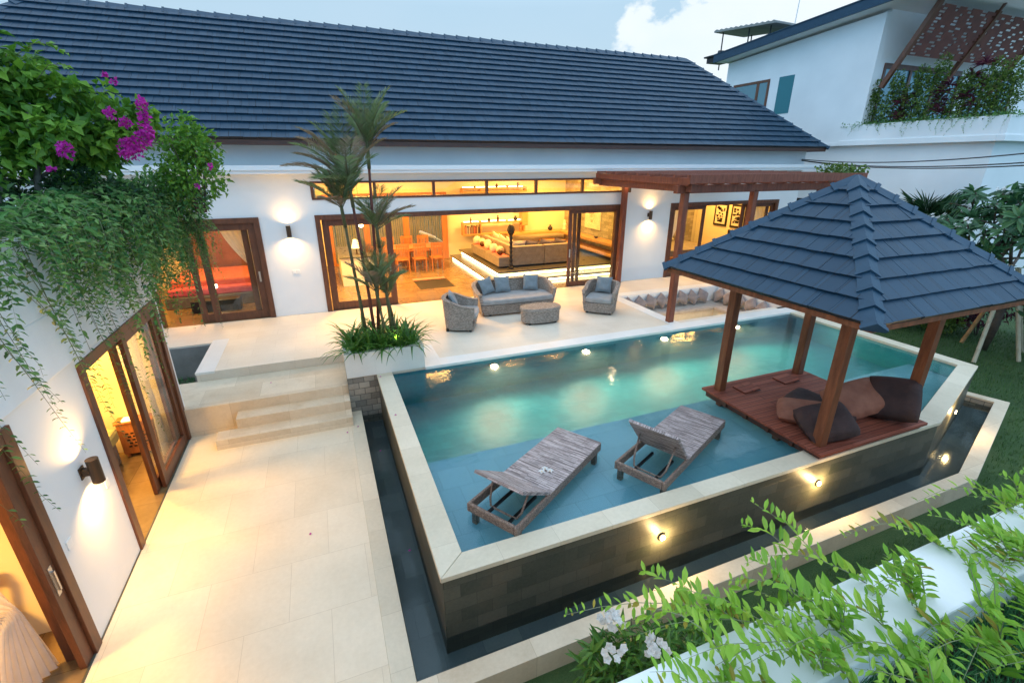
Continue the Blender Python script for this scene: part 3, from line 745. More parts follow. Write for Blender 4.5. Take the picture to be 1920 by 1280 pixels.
h = MB(); h.box(WX-.005,WX+.02,4.225,4.245,.20,.40); h.box(WX-.005,WX,4.21,4.26,.15,.45); h.build('handle', 'steel', f)
for y, z in ((4.57,.40),(5.48,.41)):
    b = MB(); b.box(WX,WX+.012,y-.045,y+.045,z-.045,z+.045); b.build('wall_switch', 'switch_white', wing, bevel=.004)
# ------------------------------------------------------------------ neighbouring house
nb = thing('neighbour_house', 'tall white two storey house with a planted balcony behind the pool garden', 'house', (21,13,-.95))
NX = 18.0
b = MB()
zt = lambda y: 7.75+(18.9-y)*.0655
b.add([(NX,12.3,4.2),(NX,18.9,4.2),(NX,18.9,zt(18.9)),(NX,12.3,zt(12.3)),(NX+.25,12.3,4.2),(NX+.25,18.9,4.2),(NX+.25,18.9,zt(18.9)),(NX+.25,12.3,zt(12.3))],
      [(0,3,2,1),(4,5,6,7),(0,1,5,4),(1,2,6,5),(2,3,7,6),(3,0,4,7)])
b.box(NX+.25,28,18.65,18.9,4.2,7.7)
b.wall((NX+.25,12.32),(28,12.32),4.2,8.3,.25,[(.25,4.6,.55+4.2,6.72),(5.2,8.2,4.75,6.72)])
b.box(NX+.2,28,12.6,18.6,4.2,4.3)
b.build('upper_wall', 'white_wall', nb)
b = MB(); b.box(NX+.18,28,8.46,18.9,-1.2,4.19); b.build('lower_wall', 'white_wall', nb)
b = MB(); b.box(NX-.02,28,8.2,8.34,4.24,4.84); b.box(NX-.02,NX+.12,8.34,12.9,4.24,4.84); b.box(NX-.06,28,8.16,8.36,4.17,4.34); b.box(NX-.06,NX+.1,8.36,12.92,4.17,4.34); b.box(NX-.03,NX+.15,12.92,19,4.17,4.28)
b.box(NX+.12,28,8.34,12.3,4.2,4.25); b.build('balcony_parapet', 'white_wall', nb, bevel=.01)
b = MB(); b.box(NX+.12,28,8.34,9.0,4.25,4.74); b.box(NX+.12,NX+.7,9.0,12.3,4.25,4.74); b.build('balcony_soil', 'soil', nb)
def tilt(mb, x0, x1, y0, y1, t, zoff, k=.0655):
    f = lambda y: 7.79+(19.16-y)*.0712+zoff
    mb.add([(x0,y0,f(y0)),(x1,y0,f(y0)),(x1,y1,f(y1)),(x0,y1,f(y1)),(x0,y0,f(y0)+t),(x1,y0,f(y0)+t),(x1,y1,f(y1)+t),(x0,y1,f(y1)+t)],
           [(0,3,2,1),(4,5,6,7),(0,1,5,4),(1,2,6,5),(2,3,7,6),(3,0,4,7)])
b = MB(); tilt(b, 17.43, 28, 9.6, 19.1, .05, 0.0); b.build('soffit', 'white_wall', nb)
b = MB(); tilt(b, 17.36, 28, 9.5, 19.2, .24, .052); tilt(b, 17.36,17.43,9.5,19.2,.06,-.01); tilt(b, 17.33,28.05,9.47,19.23,.03,.293); b.build('roof', 'ridge_tile', nb)
b = MB()
for (y0,y1,z0,z1) in ((16.47,18.4,5.2,6.82),):
    b.box(NX-.03,NX+.06,y0,y0+.1,z0,z1); b.box(NX-.03,NX+.06,y1-.1,y1,z0,z1); b.box(NX-.025,NX+.055,y0+.1,y1-.1,z1-.1,z1); b.box(NX-.025,NX+.055,y0+.1,y1-.1,z0,z0+.1); b.box(NX-.02,NX+.05,16.98,17.12,z0+.1,z1-.1)
w1 = b.build('side_window', 'frame_wood', nb, bevel=.004)
b = MB(); b.box(NX-.008,NX+.0,16.56,16.99,5.29,6.73); b.box(NX-.008,NX,17.11,18.31,5.29,6.73); b.build('pane', 'blue_pane', w1)
b = MB(); b.box(NX-.012,NX+.02,15.34,16.03,5.46,6.82); b.build('shutter', 'teal_pane', nb)
b = MB(); b.box(NX+.14,NX+.2,12.9,14.35,1.2,2.27); b.box(NX+.14,NX+.2,12.7,14.9,2.66,2.78); b.build('dark_gap_panel', 'black', nb)  # black panels stand in for the dark of the gap between the houses
b = MB()
for (a0,a1) in ((18.5,22.85),(23.45,26.45)):
    b.box(a0,a1,12.28,12.36,6.6,6.76); b.box(a0,a0+.1,12.28,12.36,4.75,6.6); b.box(a1-.1,a1,12.28,12.36,4.75,6.6)
    for k in (1,2): x = a0+(a1-a0)*k/3; b.box(x-.06,x+.06,12.285,12.355,4.75,6.6)
w2 = b.build('balcony_window', 'frame_wood', nb, bevel=.004)
b = MB(); b.box(18.55,22.8,12.33,12.338,4.76,6.62); b.box(23.5,26.4,12.33,12.338,4.76,6.62); b.build('pane', 'blue_pane', w2)
# slanted timber sun screen with slots
sc_ = thing('sun_screen', 'slanted dark red slotted timber screen hanging under the white house eaves', 'screen', (21,11,6), None)
P0, P1 = Vector((18.2,12.05,5.97)), Vector((18.3,10.95,8.2)); dv = (P1-P0)
for x in (0,3.05,6.1):
    b = MB(); b.bar(P0+Vector((x,0,0)), P1+Vector((x,0,0)), .12,.14, (0,-1,.3)); b.bar(P1+Vector((x,0,0)), P1+dv*.12+Vector((x,0,0)), .07,.07); b.build('post', 'frame_wood', sc_)
rs = random.Random(5); b = MB(); rows = 16; px = Vector((1,0,0)); ev = Vector((0,-.45,.9)).normalized()
n_up = dv.normalized(); nn = px.cross(n_up)
def spanel(x0,x1,v0,v1,t=.03):
    o = P0+n_up*v0; b.add([o+px*x0, o+px*x1, P0+n_up*v1+px*x1, P0+n_up*v1+px*x0, o+px*x0+nn*t, o+px*x1+nn*t, P0+n_up*v1+px*x1+nn*t, P0+n_up*v1+px*x0+nn*t], [(0,3,2,1),(4,5,6,7),(0,1,5,4),(1,2,6,5),(2,3,7,6),(3,0,4,7)])
v_a, v_b = 1.0, 2.42; rh = (v_b-v_a)/rows
for r_ in range(rows):
    v0 = v_a+r_*rh; spanel(.0,6.2,v0,v0+rh*.38)
    x = rs.uniform(.05,.3)
    prev = 0.0
    while x < 6.0:
        wdt = rs.choice((.14,.22,.30)); spanel(prev,x,v0+rh*.38,v0+rh,.028); prev = x+wdt; x = prev+rs.uniform(.3,.75)
    spanel(prev,6.2,v0+rh*.38,v0+rh,.028)
b.build('slotted_panel', 'palm_red', sc_)
# things on the neighbour's roof
rf = lambda y: 7.79+(19.16-y)*.0712+.3
cn = thing('rooftop_canopy', 'small corrugated canopy on thin poles on the neighbouring roof', 'canopy', (20.3,19,8))
b = MB()
for i in range(12):
    y = 17.6+i*.3; z = 9.05+(y-17.6)*.10
    b.add([(19.0,y,z+.15),(20.9,y,z+.10),(20.9,y+.3,z+.10+.03),(19.0,y+.3,z+.15+.03),(19.0,y+.15,z+.22),(20.9,y+.15,z+.17),(19.0,y,z+.08),(20.9,y,z+.04),(20.9,y+.3,z+.07),(19.0,y+.3,z+.11)], [(0,1,5,4),(4,5,2,3),(6,9,8,7),(0,4,3,9,6),(0,6,7,1)])
b.build('roof_sheet', 'concrete', cn)
for x, y in ((19.3,20.9),(20.6,20.4),(19.3,19.3),(19.4,18.2),(20.6,18)):
    b = MB(); b.tube([(x,y,rf(y)-.1),(x,y,9.05+(y-17.6)*.10+.1)], .03, 6); b.build('pole', 'dark_metal', cn)
b = MB(); b.bar((19.3,19.3,8.75),(20.6,18.4,8.9),.05,.05); b.build('cross_bar', 'dark_metal', cn)
t_ = thing('water_tank', 'round metal water tank under the rooftop canopy', 'tank', (19.6,18.6,8.1))
b = MB(); b.lathe([(.28,-.1),(.3,.0),(.3,.6),(.26,.7),(.1,.76),(.0,.76)], (19.7,18.35,8.2), 14); b.build('tank_body', 'steel', t_, smooth=True)
t_ = thing('roof_vent', 'low dark louvred vent box at the neighbouring roof edge', 'vent', (18,19.5,7.9))
b = MB(); b.box(17.7,18.5,19.3,20.0,7.9,8.12); b.box(17.6,18.6,19.2,20.1,8.12,8.18); b.tube([(18,19.6,8.15),(18.1,19.7,8.35),(18.4,19.7,8.36)], .08, 8); b.build('vent_box', 'dark_metal', t_)
an = MB(); an.tube([(20.5,18.0,8.1),(20.5,17.9,11.5)], .018, 6); tag(an.build('antenna_mast', 'steel'), 'thin antenna mast rising from the neighbouring roof against the sky', 'antenna')
for k, (dz, e) in enumerate(((0,3.92),(-.14,3.72),(-.2,3.66))):
    c = MB(); A = Vector((15.95,12.75,3.72+dz*.2)); B = Vector((13.6,5.1,e-.06)); pts = []
    for i in range(15):
        t = i/14; p = A.lerp(B,t); p.z -= .35*4*t*(1-t)*.5; pts.append(p)
    c.tube(pts, .014, 5); tag(c.build('power_cable', 'black'), ['upper black cable slung from the villa corner to the right','middle black cable slung from the villa corner to the right','lowest black cable slung from the villa corner to the right'][k], 'cable', 'black cables in front of the white house')

# ------------------------------------------------------------------ gazebo in the pool
GX, GY, GW = 6.68, 4.45, 1.615
gz = thing('pool_gazebo', 'timber gazebo with a pyramid of blue grey tiles standing in the pool', 'gazebo', (GX,GY,-.3))
b = MB()
for k in range(20):
    y0 = 3.31+k*.106; b.box(5.57,7.77,y0,y0+.102,.062+.001*(k%2),.1+.0012*((k*7)%3))
b.build('deck', 'deck_wood', gz, bevel=.003)
b = MB(); b.box(5.63,7.71,3.36,3.44,.0,.062); b.box(5.63,7.71,5.3,5.38,-.04,.062); b.box(5.63,5.71,3.44,5.3,-.04,.062); b.box(7.63,7.71,3.44,5.3,-.04,.062)
for y in (3.75,4.15,4.55,4.95): b.box(5.60,7.74,y-.03,y+.03,-.03,.061)
for x in (5.8,7.5):
    for y in (4.1,5.2): b.box(x-.05,x+.05,y-.05,y+.05,-.3,-.04)
b.build('deck_frame', 'fascia_wood', gz)
for px_, py_ in ((5.78,5.25),(7.56,5.25),(5.78,3.50),(7.56,3.50)):
    b = MB(); b.box(px_-.065,px_+.065,py_-.065,py_+.065,.1,2.28); b.build('post', 'post_wood', gz, bevel=.008)
b = MB()
for y in (3.5,5.25): b.box(5.6,7.74,y-.05,y+.05,2.2,2.34)
for x in (5.78,7.56): b.box(x-.05,x+.05,3.1,5.65,2.12,2.2)
b.build('tie_beam', 'post_wood', gz, bevel=.005)
hip_roof(gz, GX-GW, GX+GW, GY-GW, GY+GW, 2.05, 1.37, .2646, .25, .034, .262, .105, 11, rise_cap=.045)
b = MB(); e = .03
b.box(GX-GW+e,GX+GW-e,GY-GW+e,GY-GW+e+.03,1.97,2.05); b.box(GX-GW+e,GX+GW-e,GY+GW-e-.03,GY+GW-e,1.97,2.05); b.box(GX-GW+e,GX-GW+e+.03,GY-GW+e+.03,GY+GW-e-.03,1.97,2.05); b.box(GX+GW-e-.03,GX+GW-e,GY-GW+e+.03,GY+GW-e-.03,1.97,2.05)
b.build('fascia', 'post_wood', gz)
b = MB()
for k in range(-3,4):
    for (dx, dy) in ((1,0),(-1,0),(0,1),(0,-1)):
        o = k*.45; top = 1-abs(o)/GW
        p = Vector((GX+dx*(GW-.06)+(o if dx == 0 else 0), GY+dy*(GW-.06)+(o if dy == 0 else 0), 1.985)); q = p+Vector((-dx*(GW-.1)*top, -dy*(GW-.1)*top, (1.37*(GW-.1)/GW)*top-.03))
        b.bar(p, q, .05, .08)
b.build('rafter', 'post_wood', gz)
for cx, cy_ in ((6.21,5.10),(7.12,5.11)):
    b = MB(); b.M = Matrix.Translation((cx,cy_,.105)) @ Matrix.Rotation(R(-5),4,'Y'); b.box(-.17,.15,-.13,.13,.012,.035); b.box(-.17,-.14,-.13,.13,-.0,.012); b.build('hatch_board', 'deck_wood', gz)
    b = MB(); b.box(cx+.06,cx+.19,cy_-.12,cy_+.1,.1,.1045); b.build('hatch_dark_patch', 'black', gz)  # flat black patch laid on the deck as the darkness under the board

# ------------------------------------------------------------------ pillows
def pillow_mb(w, h, t, n=10, dent=.0, seed=0, soft=0):
    rr = random.Random(seed); mb = MB(); ph = [rr.uniform(0,6) for _ in range(4)]
    for sgn in (1,-1):
        P = []; U = []
        for i in range(n+1):
            for j in range(n+1):
                u = -1+2*i/n; v = -1+2*j/n
                e = max(0,(1-abs(u)**(2.6+soft*2)))**.55*max(0,(1-abs(v)**(2.6+soft*2)))**.55; rc = 1-soft*.16*(u*u*v*v)
                pin = 1-.09*(1-abs(u)**2)*abs(v)**3; piu = 1-.09*(1-abs(v)**2)*abs(u)**3
                wr = 1+.10*sin(3*u+ph[0])*sin(2.4*v+ph[1])-.16*math.exp(-((v*2-.5+sin(ph[3])*.4)**2+(u*2+cos(ph[2])*.5)**2)*2)*dent
                P.append((u*w/2*piu*rc, v*h/2*pin*rc, sgn*t/2*e*wr)); U.append((u*w/2, v*h/2))
        F = []; UU = []
        for i in range(n):
            for j in range(n):
                a = i*(n+1)+j; f = (a, a+n+1, a+n+2, a+1)
                if sgn < 0: f = tuple(reversed(f))
                F.append(f); UU.append([U[k] for k in f])
        mb.add(P, F, UU)
    return mb
def pillow(name, mat, w, h, t, loc, rot, label, cat, group, seed=0, dent=1, n=10, soft=0):
    o = pillow_mb(w, h, t, n if not soft else 16, dent, seed, soft).build(name, mat, smooth=True)
    o.location = loc; o.rotation_euler = rot
    return tag(o, label, cat, group)
def euler(nrm, spin=0):
    q = Vector(nrm).to_track_quat('Z','Y'); return (q.to_matrix() @ Matrix.Rotation(spin,3,'Z')).to_euler()
GC = 'floor cushions on the gazebo deck'
pillow('floor_cushion', 'dark_cushion', .85,.55,.17, (6.50,4.30,.20), euler((.05,-.12,1),R(-6)), 'flat dark brown cushion lying in the middle of the gazebo deck', 'cushion', GC, 1, soft=1)
pillow('floor_cushion', 'brown_cushion', .8,.5,.2, (6.12,4.0,.26), euler((-.22,-.15,1),R(8)), 'tan cushion lying low beside the front gazebo post', 'cushion', GC, 2, soft=1)
pillow('floor_cushion', 'dark_cushion', .82,.62,.26, (6.08,3.66,.29), euler((-.2,-.55,1),R(10)), 'dark brown cushion slumped against the front gazebo post', 'cushion', GC, 3, soft=1)
pillow('floor_cushion', 'brown_cushion', .98,.62,.27, (6.98,3.88,.36), euler((-.3,-.5,.9),R(22)), 'big reddish tan cushion leaning on the dark one at the right of the gazebo', 'cushion', GC, 4, soft=1)
pillow('floor_cushion', 'dark_cushion', .70,.70,.32, (7.36,3.62,.42), euler((-.8,-.35,.5),R(10)), 'dark brown cushion propped upright against the right gazebo post', 'cushion', GC, 5, soft=1)
pillow('floor_cushion', 'dark_cushion', .6,.5,.16, (6.62,3.86,.22), euler((-.1,-.3,1),R(40)), 'dark cushion half hidden under the big reddish tan cushion', 'cushion', GC, 6, soft=1)
b = MB()
for k in range(3): b.lathe([(.03,0),(.035,.03),(.03,.09),(.018,.12)], (7.80-k*.02,3.55+k*.08,.0), 8)
tag(b.build('candle_holder', 'switch_white', loc=(7.8,3.6,0)), 'small white candle holders on the coping beside the gazebo deck', 'candle holder')

# ------------------------------------------------------------------ pergola over the seating pit
pg = thing('pergola', 'reddish brown timber pergola along the villa front above the sunken seat', 'pergola', (10,10.6,0))
for x, y, zt_ in ((7.57,8.70,3.0),(11.83,8.70,3.0),(8.56,12.42,3.15),(9.6,8.70,3.0)):
    b = MB(); b.box(x-.07,x+.07,y-.07,y+.07,0,zt_); b.build('post', 'red_wood', pg, bevel=.008)
b = MB(); b.box(7.3,12.5,8.63,8.77,2.97,3.14); b.build('front_beam', 'red_wood', pg, bevel=.006)
b = MB(); b.box(7.5,7.64,8.45,12.18,3.0,3.17); b.build('side_beam', 'red_wood', pg, bevel=.006)
b = MB(); b.box(7.3,12.7,12.05,12.17,3.04,3.2); b.build('wall_plate', 'red_wood', pg, bevel=.006)
for k in range(12):
    x = 7.42+k*.475; b = MB()
    b.add([(x-.035,8.28,3.24),(x+.035,8.28,3.24),(x+.035,8.28,3.30),(x-.035,8.28,3.30),(x-.035,8.48,3.142),(x+.035,8.48,3.142),(x+.035,12.18,3.20),(x-.035,12.18,3.20),(x+.035,12.18,3.33),(x-.035,12.18,3.33)],
          [(0,1,2,3),(0,4,5,1),(4,7,6,5),(3,2,8,9),(7,9,8,6),(0,3,9,7,4),(1,5,6,8,2)])
    b.build('rafter', 'red_wood', pg, bevel=.004)
b = MB()
for k in range(9): b.box(7.28,12.78,8.3+k*.45,8.36+k*.45,3.305+.0038*k,3.36+.0038*k)
b.box(7.28,12.78,8.26,8.29,3.19,3.37); b.build('roof_batten', 'red_wood', pg, bevel=.004)
b = MB(); b.lathe([(.045,0),(.045,.26),(.0,.26)], (8.68,12.36,2.78), 12); b.build('lamp_tube', 'bronze', thing('pergola_lamp','small bronze tube lamp glowing at the top of the pergola post beside the doors','lamp',(8.68,12.36,2.78)))
pl = [o for o in SC.objects if o.name.startswith('pergola_lamp')][0]
b = MB(); b.lathe([(.03,0),(.028,.05),(0,.06)], (8.55,12.33,3.02), 10); b.build('bulb', 'bulb', pl)
lamp('POINT','pergola_light',(8.55,12.28,3.06),9,(1,.7,.35),.03)

# ------------------------------------------------------------------ sunken seat
ss = thing('sunken_seat', 'sunken lounge pit with an L shaped cushioned bench beside the pool', 'seating pit', (9.5,9.9,-.9))
b = MB(); b.box(7.74,11.42,8.66,11.12,-1.25,-.9); b.build('pit_floor', 'step_stone', ss)
b = MB(); b.box(7.752,11.398,10.5,11.098,-.9,-.56); b.box(10.74,11.398,8.682,10.5,-.9,-.56); b.build('bench', 'step_stone', ss)
b = MB(); b.box(7.76,11.39,10.47,11.09,-.56,-.45); b.build('seat_pad', 'seat_taupe', ss, bevel=.03)
b = MB(); b.box(10.71,11.39,8.69,10.465,-.56,-.45); b.build('seat_pad', 'seat_taupe', ss, bevel=.03)
b = MB(); b.box(7.756,11.394,11.06,11.096,-.45,-.0); b.box(11.36,11.394,8.7,11.06,-.45,-.0); b.build('back_panel', 'white_frame', ss)
rr = random.Random(4)
SG = 'throw pillows along the sunken seat'
spots = [(7.98+.385*i,10.93,0) for i in range(8)]+[(11.22,10.83-.4*i,1) for i in range(5)]
for i, (x, y, sd) in enumerate(spots):
    nrm = (rr.uniform(-.15,.15),-.85,.5) if sd == 0 else (-.85,rr.uniform(-.15,.15),.5)
    pos = ('first','second','third','fourth','fifth','sixth','seventh','eighth')[i] if sd == 0 else ('first','second','third','fourth','fifth')[i-8]
    lab = f'taupe pillow, {pos} from the left end along the back of the sunken seat' if sd == 0 else f'mauve pillow, {pos} from the inner corner along the right side of the sunken seat'
    pillow('throw_pillow', 'taupe_pillow' if sd == 0 else 'mauve_pillow', .37,.37,.19, (x,y,-.215+rr.uniform(-.02,.01)), euler(nrm, R(45)+rr.uniform(-.22,.22)), lab, 'pillow', SG, i, 0, 12, soft=.1)
lamp('AREA','pit_light',(9.2,8.75,-.62),26,(1,.76,.4),2.6,size_y=.1,target=(9.3,9.6,-.95))
b = MB(); b.box(7.9,10.6,8.69,8.72,-.66,-.64); b.build('led_strip', 'led', ss)

# ------------------------------------------------------------------ rattan terrace furniture
def tub(name, w, d, hb, ha, taper=.86, r=.30, th=.075, seat_z=.30):
    """rattan tub seat, front towards -y; returns mesh builders for shell, and places cushion"""
    t = local(name, '', 'seat')
    hw = w/2; hd = d/2
    path = [(-hw*.98,-hd)]
    for k in range(1,5): path.append((-hw*(.98+.02*k/4), -hd+(d-r)*k/4))
    for k in range(1,7): a = PI-(PI/2)*k/6; path.append((-hw+r+r*cos(a), hd-r+r*sin(a)))
    m = max(2,int((w-2*r)/.2))
    for k in range(1,m+1): path.append((-hw+r+(w-2*r)*k/m, hd+.02*sin(PI*k/m)))
    for k in range(1,7): a = PI/2-(PI/2)*k/6; path.append((hw-r+r*cos(a), hd-r+r*sin(a)))
    for k in range(1,5): path.append((hw*(1-.02*k/4), hd-r-(d-r)*k/4))
    b = MB(); P = []; U = []; L = 0; n = len(path); cols = 8
    for i, (x, y) in enumerate(path):
        if i: L += math.hypot(x-path[i-1][0], y-path[i-1][1])
        tx, ty = path[min(i+1,n-1)][0]-path[max(i-1,0)][0], path[min(i+1,n-1)][1]-path[max(i-1,0)][1]
        q = math.hypot(tx,ty); nx, ny = -ty/q, tx/q        # outward (path runs clockwise seen from above)
        f = max(0,min(1,(y+hd*.75)/(d*.85))); f = f*f*(3-2*f); H = ha+(hb-ha)*f
        sec = [(0,.05,taper),(0,H*.5,(1+taper)/2),(0,H-.03,1),( .018,H-.008,1),(.018-th*.5,H+.008,1),(-th-.018,H-.008,1),(-th,H-.03,1),(-th,seat_z-.04,.95)]
        for (o, z, s_) in sec: P.append(((x*s_+nx*o), (y*s_+ny*o*1.0), z))
        vv = [0]
        for k in range(1,cols): vv.append(vv[-1]+math.dist(P[-cols+k],P[-cols+k-1]))
        for k in range(cols): U.append((L, vv[k]))
    F = []; UU = []
    for i in range(n-1):
        for k in range(cols-1):
            f = (i*cols+k, (i+1)*cols+k, (i+1)*cols+k+1, i*cols+k+1); f = tuple(reversed(f)); F.append(f); UU.append([U[q] for q in f])
    for e in (0, n-1):
        f = tuple(e*cols+k for k in range(cols)); F.append(f if e == 0 else tuple(reversed(f))); UU.append([(P[q][1],P[q][2]) for q in f])
    b.add(P, F, UU)
    b.build('rattan_shell', 'rattan', t, smooth=False)
    b = MB(); s_ = taper; fz = seat_z
    fr = []
    for k in range(9): 
        u = -1+2*k/8; fr.append((u*(hw*.93), -hd-.03*(1-u*u)))
    for k in range(8):
        a, c = fr[k], fr[k+1]
        b.quad((a[0]*s_,a[1]*s_,.05),(c[0]*s_,c[1]*s_,.05),(c[0],c[1],fz),(a[0],a[1],fz), [(a[0],.05),(c[0],.05),(c[0],fz),(a[0],fz)])
    b.poly([(x,y,fz) for x,y in fr]+[(hw*.85,hd*.8,fz),(-hw*.85,hd*.8,fz)])
    b.build('front_apron', 'rattan', t)
    b = MB(); iw = hw-th-.01; outl = []
    rr_ = max(.05, r-th)
    outl += [(-iw*1.0,-hd-.02),(-iw*.55,-hd-.05),(0,-hd-.055),(iw*.55,-hd-.05),(iw,-hd-.02)]
    outl += [(iw,hd-rr_-th)]+[(iw-rr_+rr_*cos(a), hd-th-rr_+rr_*sin(a)) for a in (PI/8,PI/4,3*PI/8)]+[(iw-rr_,hd-th-.01),(-iw+rr_,hd-th-.01)]
    outl += [(-iw+rr_-rr_*sin(a), hd-th-rr_+rr_*cos(a)) for a in (PI/8,PI/4,3*PI/8)]+[(-iw,hd-rr_-th)]
    b.prism([(x*.97,y*.97) for x,y in outl], fz+.005, fz+.135)
    b.build('seat_cushion', 'grey_cushion', t, bevel=.035, smooth=False)
    b = MB()
    for sx in (-1,1):
        for sy in (-1,1): b.box(sx*hw*.68-.03,sx*hw*.68+.03,sy*hd*.68-.03,sy*hd*.68+.03,0,.07)
    b.build('foot', 'black', t)
    return t
ch = tub('rattan_armchair', .86,.76,.76,.60)
tag(ch, 'round backed rattan armchair at the right of the terrace, facing the coffee table', 'armchair', 'rattan armchairs on the terrace')
CR = (6.50,10.10); place(ch, (*CR,0), R(-44))
ch2 = copy_tree(ch, 'round backed rattan armchair seen from behind beside the palm planter'); CL = (2.76,10.17); place(ch2, (*CL,0), R(66))
so = tub('rattan_sofa', 2.12,.86,.76,.60, .9,.36)
tag(so, 'long curved rattan sofa with a grey seat pad in front of the open doors', 'sofa'); SO = (4.42,11.03); place(so, (*SO,0), R(-2))
def on(seat, rz, lx, ly, z, nrm, spin): 
    m = Matrix.Rotation(rz,3,'Z'); p = m @ Vector((lx,ly,0)); n = m @ Vector(nrm)
    return (seat[0]+p.x, seat[1]+p.y, z), euler(n, spin)
TG = 'grey pillows on the rattan seats'
for (s_, rz, lx, ly, nrm, sp, lab, k) in (
    (CR,R(-44),.0,.20,(0,-.85,.38),0,'square slate grey pillow in the right rattan armchair',1),
    (CL,R(66),.02,.16,(.12,-.85,.4),.1,'slate grey pillow propped in the armchair beside the palm planter',2),
    (SO,R(-2),-.66,.17,(.3,-.85,.4),.14,'slate grey pillow at the left arm of the rattan sofa',3),
    (SO,R(-2),-.22,.22,(.0,-.85,.36),.0,'slate grey pillow in the middle of the rattan sofa',4),
    (SO,R(-2),.56,.19,(-.12,-.85,.4),-.1,'slate grey pillow near the right arm of the rattan sofa',5)):
    loc, rot = on(s_, rz, lx, ly, .655, nrm, sp); pillow('throw_pillow', 'grey_pillow', .42,.42,.14, loc, rot, lab, 'pillow', TG, 20+k)
ct = local('rattan_coffee_table', 'low oval rattan coffee table in front of the sofa', 'coffee table')
def supere(a, b_, n, k=28): return [(a*math.copysign(abs(cos(2*PI*i/k))**(2/n),cos(2*PI*i/k)), b_*math.copysign(abs(sin(2*PI*i/k))**(2/n),sin(2*PI*i/k))) for i in range(k)]
b = MB(); lev = [(.94,.05),(.95,.3),(1.0,.33),(1.0,.385),(.97,.4)]; base_ = supere(.5,.27,2.7); P = []; U = []
for s_, z in lev:
    L = 0
    for i, (x, y) in enumerate(base_):
        P.append((x*s_,y*s_,z)); U.append((L,z)); L += math.dist(base_[i],base_[(i+1)%28])
F = []; UU = []
for k in range(len(lev)-1):
    for i in range(28):
        f = (k*28+i,k*28+(i+1)%28,(k+1)*28+(i+1)%28,(k+1)*28+i); F.append(f); u = U[k*28+i]; du = math.dist(base_[i],base_[(i+1)%28]); UU.append([(u[0],lev[k][1]),(u[0]+du,lev[k][1]),(u[0]+du,lev[k+1][1]),(u[0],lev[k+1][1])])
F.append(tuple(range(4*28,5*28))); UU.append([(P[q][0],P[q][1]) for q in F[-1]])
b.add(P, F, UU); b.build('rattan_body', 'rattan_table', ct)
b = MB()
for sx in (-1,1):
    for sy in (-1,1): b.box(sx*.32-.03,sx*.32+.03,sy*.15-.03,sy*.15+.03,0,.06)
b.build('foot', 'black', ct); place(ct, (4.66,9.86,0), R(-4))

# ------------------------------------------------------------------ pool loungers
def lounger(tilt, name='pool_lounger'):
    t = local(name, '', 'sun lounger', 'rattan loungers on the pool shelf')
    L, Wd = 1.95,.68; hx = L/2; hy = Wd/2; z0, z1 = -.01,.10; rail = .042
    b = MB(); b.box(-hx,hx,-hy,-hy+rail,z0,z1); b.box(-hx,hx,hy-rail,hy,z0,z1); b.box(-hx,-hx+rail,-hy+rail,hy-rail,z0+.001,z1-.001); b.box(hx-rail,hx,-hy+rail,hy-rail,z0+.001,z1-.001)
    b.build('frame', 'rattan_rim', t, bevel=.012)
    hinge = -hx+.66
    b = MB(); nseg = 16
    for k in range(nseg):
        x0 = hinge+(hx-hinge)*k/nseg; x1 = hinge+(hx-hinge)*(k+1)/nseg; z = z1+.012
        b.add([(x0,-hy+.005,z),(x1,-hy+.005,z),(x1,hy-.005,z),(x0,hy-.005,z)], [(0,1,2,3)], [[(-hy,x0),(-hy,x1),(hy,x1),(hy,x0)]])
    b.box(hinge,hx-.003,-hy+.005,hy-.005,z1-.03,z1+.011)
    b.build('deck_panel', 'rattan_lounger', t)
    b = MB(); b.M = Matrix.Translation((hinge-.01,0,z1+.01)) @ Matrix.Rotation(tilt,4,'Y')
    b.add([(-.62,-hy+.02,.018),(0,-hy+.02,.018),(0,hy-.02,.018),(-.62,hy-.02,.018)], [(0,1,2,3)], [[(-hy,-.62),(-hy,0),(hy,0),(hy,-.62)]])
    b.box(-.622,.0,-hy+.018,hy-.018,-.018,.017); b.build('backrest', 'rattan_lounger', t)
    e = Matrix.Translation((hinge-.01,0,z1+.01)) @ Matrix.Rotation(tilt,4,'Y')
    b = MB(); p0 = e @ Vector((-.33,-hy+.1,-.02)); p1 = e @ Vector((-.33,hy-.1,-.02))
    q0 = Vector((hinge-.42,-hy+.13,.0)); q1 = Vector((hinge-.42,hy-.13,.0))
    b.tube([p0, p0.lerp(q0,.8), q0+Vector((-.015,.03,-.01)), q0+Vector((-.02,.09,-.015)), q1+Vector((-.02,-.09,-.015)), q1+Vector((-.015,-.03,-.01)), p1.lerp(q1,.8), p1], .013, 8)
    b.build('backrest_support', 'rattan_rim', t, smooth=True)
    b = MB()
    for y in (-hy+.2,hy-.2): b.bar((-hx+.05,y,-.02),(hinge,y,-.02),.03,.03)
    b.build('support_rail', 'dark_metal', t)
    for sx in (-1,1):
        for sy in (-1,1):
            b = MB(); b.box(sx*(hx-.09)-.03,sx*(hx-.09)+.03,sy*(hy-.05)-.03,sy*(hy-.05)+.03,-.30,z0); b.build('leg', 'rattan_rim', t)
    return t
l1 = lounger(R(33)); l1['label'] = 'grey rattan lounger nearest the pool corner, backrest raised a little'; place(l1, (2.11,4.36,0), R(32.3))
l2 = lounger(R(50)); l2['label'] = 'grey rattan lounger beside the gazebo, backrest raised steeply'; place(l2, (4.08,4.31,0), R(26))
